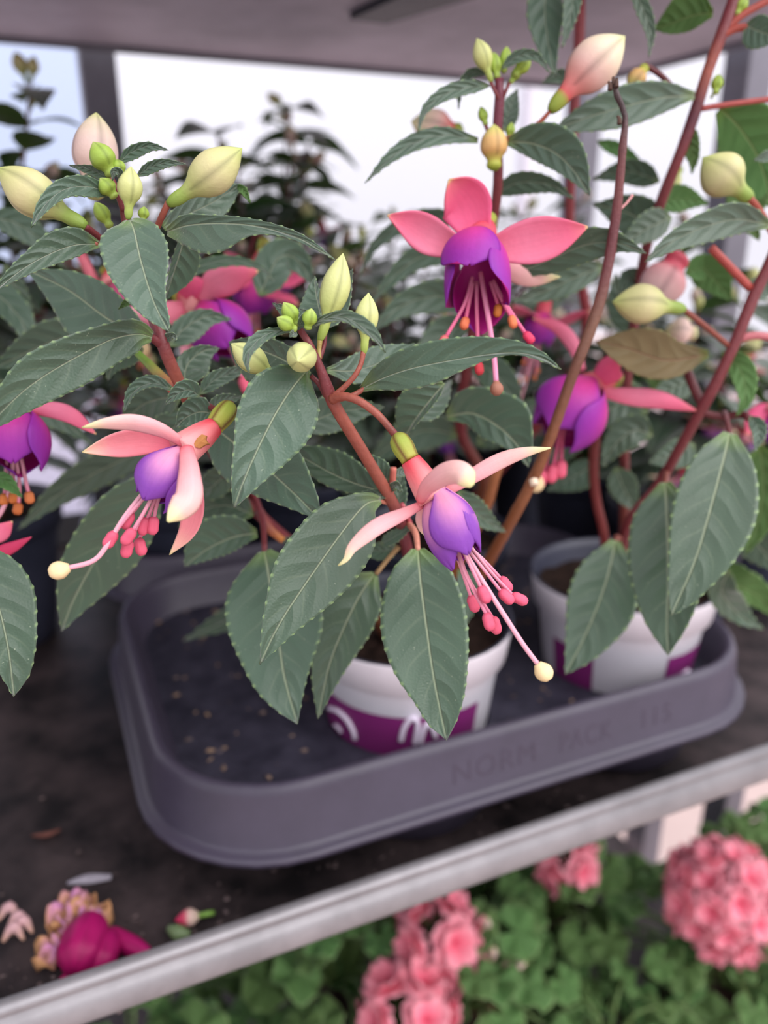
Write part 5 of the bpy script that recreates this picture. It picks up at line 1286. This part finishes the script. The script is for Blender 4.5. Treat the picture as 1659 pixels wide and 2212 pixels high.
# ================================================================== GERANIUMS ON THE LOWER SHELF
def local_gleaf(seed, s=.03):
    g = random.Random(seed); n, m = 12, 37
    G = np.zeros((n, m, 3)); L = np.zeros((n, m, 3)); T = np.zeros((n, m, 3))
    for i in range(n):
        r = i / (n - 1)
        for j in range(m):
            a = -2.75 + 5.5 * j / (m - 1)
            sc = 1 - .10 * abs(math.sin(a * 4.5)) * r
            R = s * r * sc * (1 - .12 * abs(a) / 2.75)
            z = s * (.16 * r * r + .17 * r * math.sin(5 * a + seed) - .18 * r ** 3)
            G[i, j] = (R * math.sin(a), R * math.cos(a), z); L[i, j] = (math.sin(a * 3.5) * .5, r, 1)
            T[i, j, 0] = .5 * (r > .95)
    V, Fc, TT, LL, mi = sheet(G[:, ::-1], .0006, T[:, ::-1], T[:, ::-1], L[:, ::-1])
    return obj('leaf', V, Fc, [M_GER, M_UND], None, (0, 0, 0), TT, LL, mi)


def local_floret(seed):
    g = random.Random(seed); parts = []
    for ring, (k, ln, up) in enumerate(((5, .018, .45), (4, .0135, 1.1))):
        for q in range(k):
            a = 2 * math.pi * q / k + ring * .5 + g.uniform(-.2, .2)
            o = np.array([math.cos(a), math.sin(a), 0]); sd = np.array([-math.sin(a), math.cos(a), 0])
            n, m = 7, 7; G = np.zeros((n, m, 3)); T = np.zeros((n, m, 3)); ph = g.uniform(0, 6)
            for i in range(n):
                v = i / (n - 1); w = ln * .55 * math.sin(.35 + 2.3 * v) ** .8
                for j in range(m):
                    u = -1 + 2 * j / (m - 1)
                    G[i, j] = o * (ln * v * (1 - .12 * u * u)) + sd * (u * w) + ZV * (ln * (up * v - .35 * v * v) + .10 * ln * math.sin(4 * u + ph) * v)
                    T[i, j] = lin(236, 92, 124) * (1 - v) + lin(250, 168, 182) * v
            V, Fc, TT, LL, mi = sheet(G, .0005, T, T, np.dstack([np.zeros((n, m, 2)), np.ones((n, m))]))
            parts.append((V, Fc, TT, LL))
    parts.append(tube(np.array([[0, 0, 0], [0, 0, -.008]]), [.0012, .0008], lin(120, 150, 80), 6, 4))
    V, Fc, T, L = join(parts)
    return obj('floret', V, Fc, M_PET, None, (0, 0, 0), T, L)


GL = [local_gleaf(i) for i in range(3)]
FL = [local_floret(i) for i in range(3)]
GB = bud_at(None, np.zeros(3), np.array([0, .012, 0]), .003, 'pale', True, 10, ref=(0, 0, 1))
M_GPOT = plain('terracotta_brown_pot', lin(70, 52, 48), .6, .3, 0, .2, 30.0)


def geranium(label, base, leaves, heads, seed, zt=-.27, spread=.125):
    """base on the lower shelf; heads: (pixel x, y, depth, radius m, florets)"""
    g = random.Random(seed)
    t = thing('geranium_plant', label, 'plant', (*base, -.5), 'pink geraniums on the lower shelf')
    k = 20; th = np.linspace(0, 2 * math.pi, k, endpoint=False)
    V = np.vstack([np.column_stack([base[0] + r * np.cos(th), base[1] + r * np.sin(th), np.full(k, z)]) for r, z in ((.045, -.5), (.06, -.40), (.057, -.40), (.055, -.41))] + [[[base[0], base[1], -.408]]])
    obj('pot', V, [(a * k + j, a * k + (j + 1) % k, (a + 1) * k + (j + 1) % k, (a + 1) * k + j) for a in range(3) for j in range(k)] + [(60 + j, 60 + (j + 1) % k, 80) for j in range(k)], M_GPOT, t, (*base, -.5))
    c = np.array([*base, -.405])
    for i in range(leaves):
        a = g.uniform(0, 6.283); q = math.sqrt(g.random()); e = c + [math.cos(a) * q * spread, math.sin(a) * q * spread, 0]
        e[2] = zt - .10 * q ** 2 - g.uniform(0, .07)
        d = np.array([math.cos(a) + g.uniform(-.5, .5), math.sin(a) + g.uniform(-.5, .5), g.uniform(-.7, .25)])
        V, Fc, T, L = tube(np.array([c + [math.cos(a) * .01, math.sin(a) * .01, 0], (c + e) / 2 + [0, 0, .02], e]), [.0022, .0016, .0013], lin(104, 130, 74), 6, 8); obj('leaf_stalk', V, Fc, M_STEM, t, V[0], T, L)
        o = GL[g.randrange(3)].copy(); COL.objects.link(o); place(o, t, e, nrm(d), ZV + np.array([g.uniform(-.4, .4), g.uniform(-.6, .2), 0]), g.uniform(.6, 1.0))
    for (x, y, dp, R, nf) in heads:
        P = px(x, y, dp)
        V, Fc, T, L = tube(np.array([c, (c + P) / 2 + [0, 0, .02], P - [0, 0, R * .3]]), [.003, .0026, .0022], [lin(104, 120, 70), lin(120, 90, 70), lin(120, 150, 80)], 8, 14)
        hd = obj('flower_head', V, Fc, M_STEM, t, c, T, L)
        for i in range(nf):
            zz = 1 - 1.75 * (i + .5) / nf; a = i * 2.39996; rr = math.sqrt(max(0, 1 - zz * zz))
            d = np.array([rr * math.cos(a), rr * math.sin(a), zz])
            o = FL[g.randrange(3)].copy(); COL.objects.link(o)
            ref = np.array([-math.sin(a), math.cos(a), .1])
            place(o, hd, P + d * (R - .010) * g.uniform(.9, 1.05), ref, d, g.uniform(.85, 1.1) * (1.35 if nf < 20 else 1.05), g.uniform(-.3, .3))
    return t


G1 = geranium('pink geranium below the rail with two loose flower heads, one above the other', (.30, .50), 42, [(948, 2025, .735, .040, 11), (885, 2190, .70, .044, 13)], 21)
geranium('pink geranium with a small half open flower head just under the rail', (.45, .56), 42, [(1225, 1862, .83, .030, 6)], 22)
geranium('pink geranium with the largest round flower head at the lower right', (.56, .42), 42, [(1560, 1940, .77, .056, 38)], 23)
geranium('geranium without flowers below the left half of the rail', (.12, .42), 44, [], 24, -.27)
geranium('leafy geranium at the bottom edge, in front of the flower heads', (.40, .40), 44, [], 25, -.33)
geranium('geranium at the far left below the rail', (-.01, .50), 44, [], 28, -.26)
geranium('geranium close under the middle of the rail', (.20, .58), 40, [], 29, -.24)
geranium('geranium beside the grey post under the right end of the rail', (.655, .47), 22, [], 30, -.24, .055)
geranium('geranium in shade behind the small half open flower head', (.34, .70), 36, [], 31, -.24)
geranium('leafy geranium at the lower right corner under the round flower head', (.58, .33), 36, [], 26, -.33)
geranium('geranium in deep shade furthest back on the lower shelf', (.47, .68), 30, [], 27)
# unopened geranium buds beside the two flower heads
hp = wloc(G1)
for (x, y, d) in ((1052, 2015, .735), (1062, 2075, .73), (1080, 2100, .73), (1105, 2095, .735), (1045, 2095, .73), (1030, 2110, .735)):
    P = px(x, y, d); B = px(1055, 2120, .735)
    V, Fc, T, L = tube(np.array([B, P]), .001, lin(130, 150, 80), 6, 5); obj('bud_stalk', V, Fc, M_STEM, G1, B, T, L)
    o = GB.copy(); COL.objects.link(o); place(o, G1, P, nrm(P - B), ZV, 1.3)
V, Fc, T, L = tube(np.array([hp + [0, 0, .1], px(1056, 2200, .735), px(1055, 2120, .735)]), [.003, .002, .0016], lin(120, 90, 70), 7, 10); obj('bud_stem', V, Fc, M_STEM, G1, V[0], T, L)
for o in GL + FL + [GB]: bpy.data.objects.remove(o)


# ================================================================== FALLEN FLOWERS AND CRUMBS ON THE SHELF BOARD
def on_b(x, y, z):
    return on_z(x, y, z + BZ)


wf = thing('fallen_flower', 'wilted magenta flower with dried tan petals lying behind the front rail', 'flower', on_b(210, 2045, .001))
CM, CM2 = lin(164, 16, 92), lin(190, 34, 118)
for (a, b, w, z) in (((158, 2098), (205, 1975), 104, .012), ((206, 2085), (240, 2000), 70, .012), ((222, 2000), (330, 2056), 46, .009), ((128, 2112), (236, 2096), 36, .006), ((150, 2060), (180, 1985), 60, .010)):
    A, B = on_b(*a, z), on_b(*b, z)
    V, Fc, T, L = revolve(A, B, lambda t: w / 2 * .37 / FPX * curve1([(0, .35), (.12, .78), (.4, 1), (.7, .9), (.9, .55), (1, .08)], t),
                          lambda t, th: np.clip((CM * (1 - .5 * t)[:, None] + CM2 * (.5 * t)[:, None]) * (.82 + .25 * np.abs(np.sin(4 * th + 3 * t)))[:, None], 0, 1), 26, 18, 5, .10)
    V[:, 2] = np.maximum(V[:, 2], BZ + .0005); V[:, 2] -= V[:, 2].min() - BZ - .0005
    obj('sepal', V, Fc, M_PET, wf, A, T, L)
g = random.Random(5)
for (x, y, w) in ((158, 1958, 1.2), (180, 1955, 1.0), (208, 1975, 1.1), (128, 1992, 1.1), (104, 2040, .9), (98, 2072, .8), (135, 2028, 1.0), (165, 1990, 1.2), (195, 1998, 1.0), (150, 2010, 1.1)):
    A = on_b(x, y, .009); n, m = 13, 13; G_ = np.zeros((n, m, 3)); a = g.uniform(0, 6.3); T = np.zeros((n, m, 3)); p1, p2 = g.uniform(0, 6), g.uniform(0, 6)
    for i in range(n):
        for j in range(m):
            u, v = j / 6 - 1, i / 12
            o_ = .45 * math.sin(.4 + 2.5 * v)
            q = np.array([math.cos(a) * (v - .5) - math.sin(a) * u * o_, math.sin(a) * (v - .5) + math.cos(a) * u * o_, .28 * math.sin(4 * u + p1) + .22 * math.sin(7 * v + p2 + u) + .08 * math.sin(15 * u + 9 * v)])
            G_[i, j] = A + q * .014 * w
            k = min(1, max(0, 1.3 * v + .1 + .3 * math.sin(9 * u + p1))); T[i, j] = lin(206, 140, 186) * (1 - k) + lin(196, 146, 104) * k
    G_[:, :, 2] = np.maximum(G_[:, :, 2], BZ + .0012)
    V, Fc, TT, LL, mi = sheet(G_, .0005, T, T, np.zeros((n, m, 3))); obj('dried_petal', V, Fc, M_DRY, wf, A, TT, LL)
fb = thing('fallen_bud', 'small fallen pink and cream bud with a green stalk behind the rail', 'flower', on_b(415, 1975, .001))
A, B = on_b(430, 1978, .006), on_b(378, 1988, .006)
V, Fc, T, L = revolve(A, B, lambda t: .0045 * curve1([(0, .4), (.3, 1), (.6, .9), (1, .1)], t), lambda t, th: ramp([(0, lin(226, 200, 180)), (.4, lin(226, 190, 180)), (.6, lin(206, 70, 100)), (1, lin(196, 40, 90))], t), 14, 12, 4, .05); obj('bud', V, Fc, M_BUD, fb, A, T, L)
P = np.array([on_b(430, 1978, .006), on_b(448, 1974, .008), on_b(460, 1972, .006)]); V, Fc, T, L = tube(P, .0016, lin(120, 160, 70), 7); obj('stalk', V, Fc, M_STEM, fb, P[0], T, L)
P = np.array([on_b(365, 2005, .004), on_b(385, 2015, .005), on_b(410, 2020, .004)]); V, Fc, T, L = tube(P, [.002, .004, .002], lin(110, 130, 90), 8); obj('withered_leaf', V, Fc, M_STEM, fb, P[0], T, L)
fp = thing('fallen_flower', 'dried pale pink petals at the left frame edge on the shelf board', 'flower', on_b(10, 2020, .001))
for (x, y) in ((-5, 1990), (15, 2010), (5, 2035), (25, 2020)):
    A = on_b(x, y, .005); V, Fc, T, L = tube(np.array([A, A + [.006, .004, .004], A + [.010, -.003, 0]]), [.001, .0028, .0008], [lin(190, 150, 130), lin(214, 170, 176), lin(190, 150, 130)], 8); obj('dried_petal', V, Fc, M_DRY, fp, A, T, L)
sc_ = thing('leaf_scrap', 'whitish dried scrap on the dark board left of the tray corner', 'debris', on_b(190, 1900, .0005))
P = np.array([on_b(145, 1905, .002), on_b(190, 1895, .003), on_b(240, 1892, .002)]); V, Fc, T, L = tube(P, [.001, .0035, .002], lin(170, 164, 176), 8)
V[:, 2] = BZ + np.maximum(.0003, (V[:, 2] - BZ) * .6); obj('scrap', V, Fc, M_DRY, sc_, P[0], T, L)
sc2 = thing('wood_chip', 'thin reddish wood chip on the board below the hanging pale leaf', 'debris', on_b(100, 1800, .0005))
P = np.array([on_b(68, 1805, .0015), on_b(100, 1803, .002), on_b(130, 1792, .0015)]); V, Fc, T, L = tube(P, [.0006, .0018, .0008], lin(120, 78, 70), 7); obj('chip', V, Fc, M_DRY, sc2, P[0], T, L)


def crumbs(name, label, pts, seed, c0, c1, s0, s1):
    g = random.Random(seed); parts = []
    for p in pts:
        s = g.uniform(s0, s1); R = np.array([[g.gauss(0, 1) for _ in range(3)] for _ in range(6)]); R = nrm(R) * s
        V = np.array([[1, 0, 0], [-1, 0, 0], [0, 1, 0], [0, -1, 0], [0, 0, 1], [0, 0, -1]]) * s * np.array([g.uniform(.6, 1.6), g.uniform(.6, 1.3), .6]) + p + R * .3
        Fc = [(0, 2, 4), (2, 1, 4), (1, 3, 4), (3, 0, 4), (2, 0, 5), (1, 2, 5), (3, 1, 5), (0, 3, 5)]
        k = g.random(); parts.append((V, Fc, np.tile(c0 * (1 - k) + c1 * k, (6, 1)), np.zeros((6, 3))))
    V, Fc, T, L = join(parts)
    o = obj(name, V, Fc, M_DRY, None, pts[0], T, L, smooth=False); return tag(o, label, 'debris', kind='stuff')


g = random.Random(9)
crumbs('soil_crumbs', 'loose soil crumbs and bits scattered on the dark shelf board', [np.array([g.uniform(-.16, .3), .296 + abs(g.gauss(0, .05)), BZ + .0008]) for _ in range(420)], 9, lin(60, 50, 50), lin(120, 104, 104), .0005, .0019)
dk = [np.array([g.uniform(.05, .40), g.uniform(.335, .58), DECKZ + .0007]) for _ in range(260)]
dk = [p for p in dk if all(math.hypot(p[0] - a, p[1] - b) > WR + .012 for a, b in WELLS)]
crumbs('deck_crumbs', 'pale soil crumbs and dust on the empty deck of the front tray', dk, 10, lin(96, 88, 96), lin(170, 140, 112), .0006, .0024)
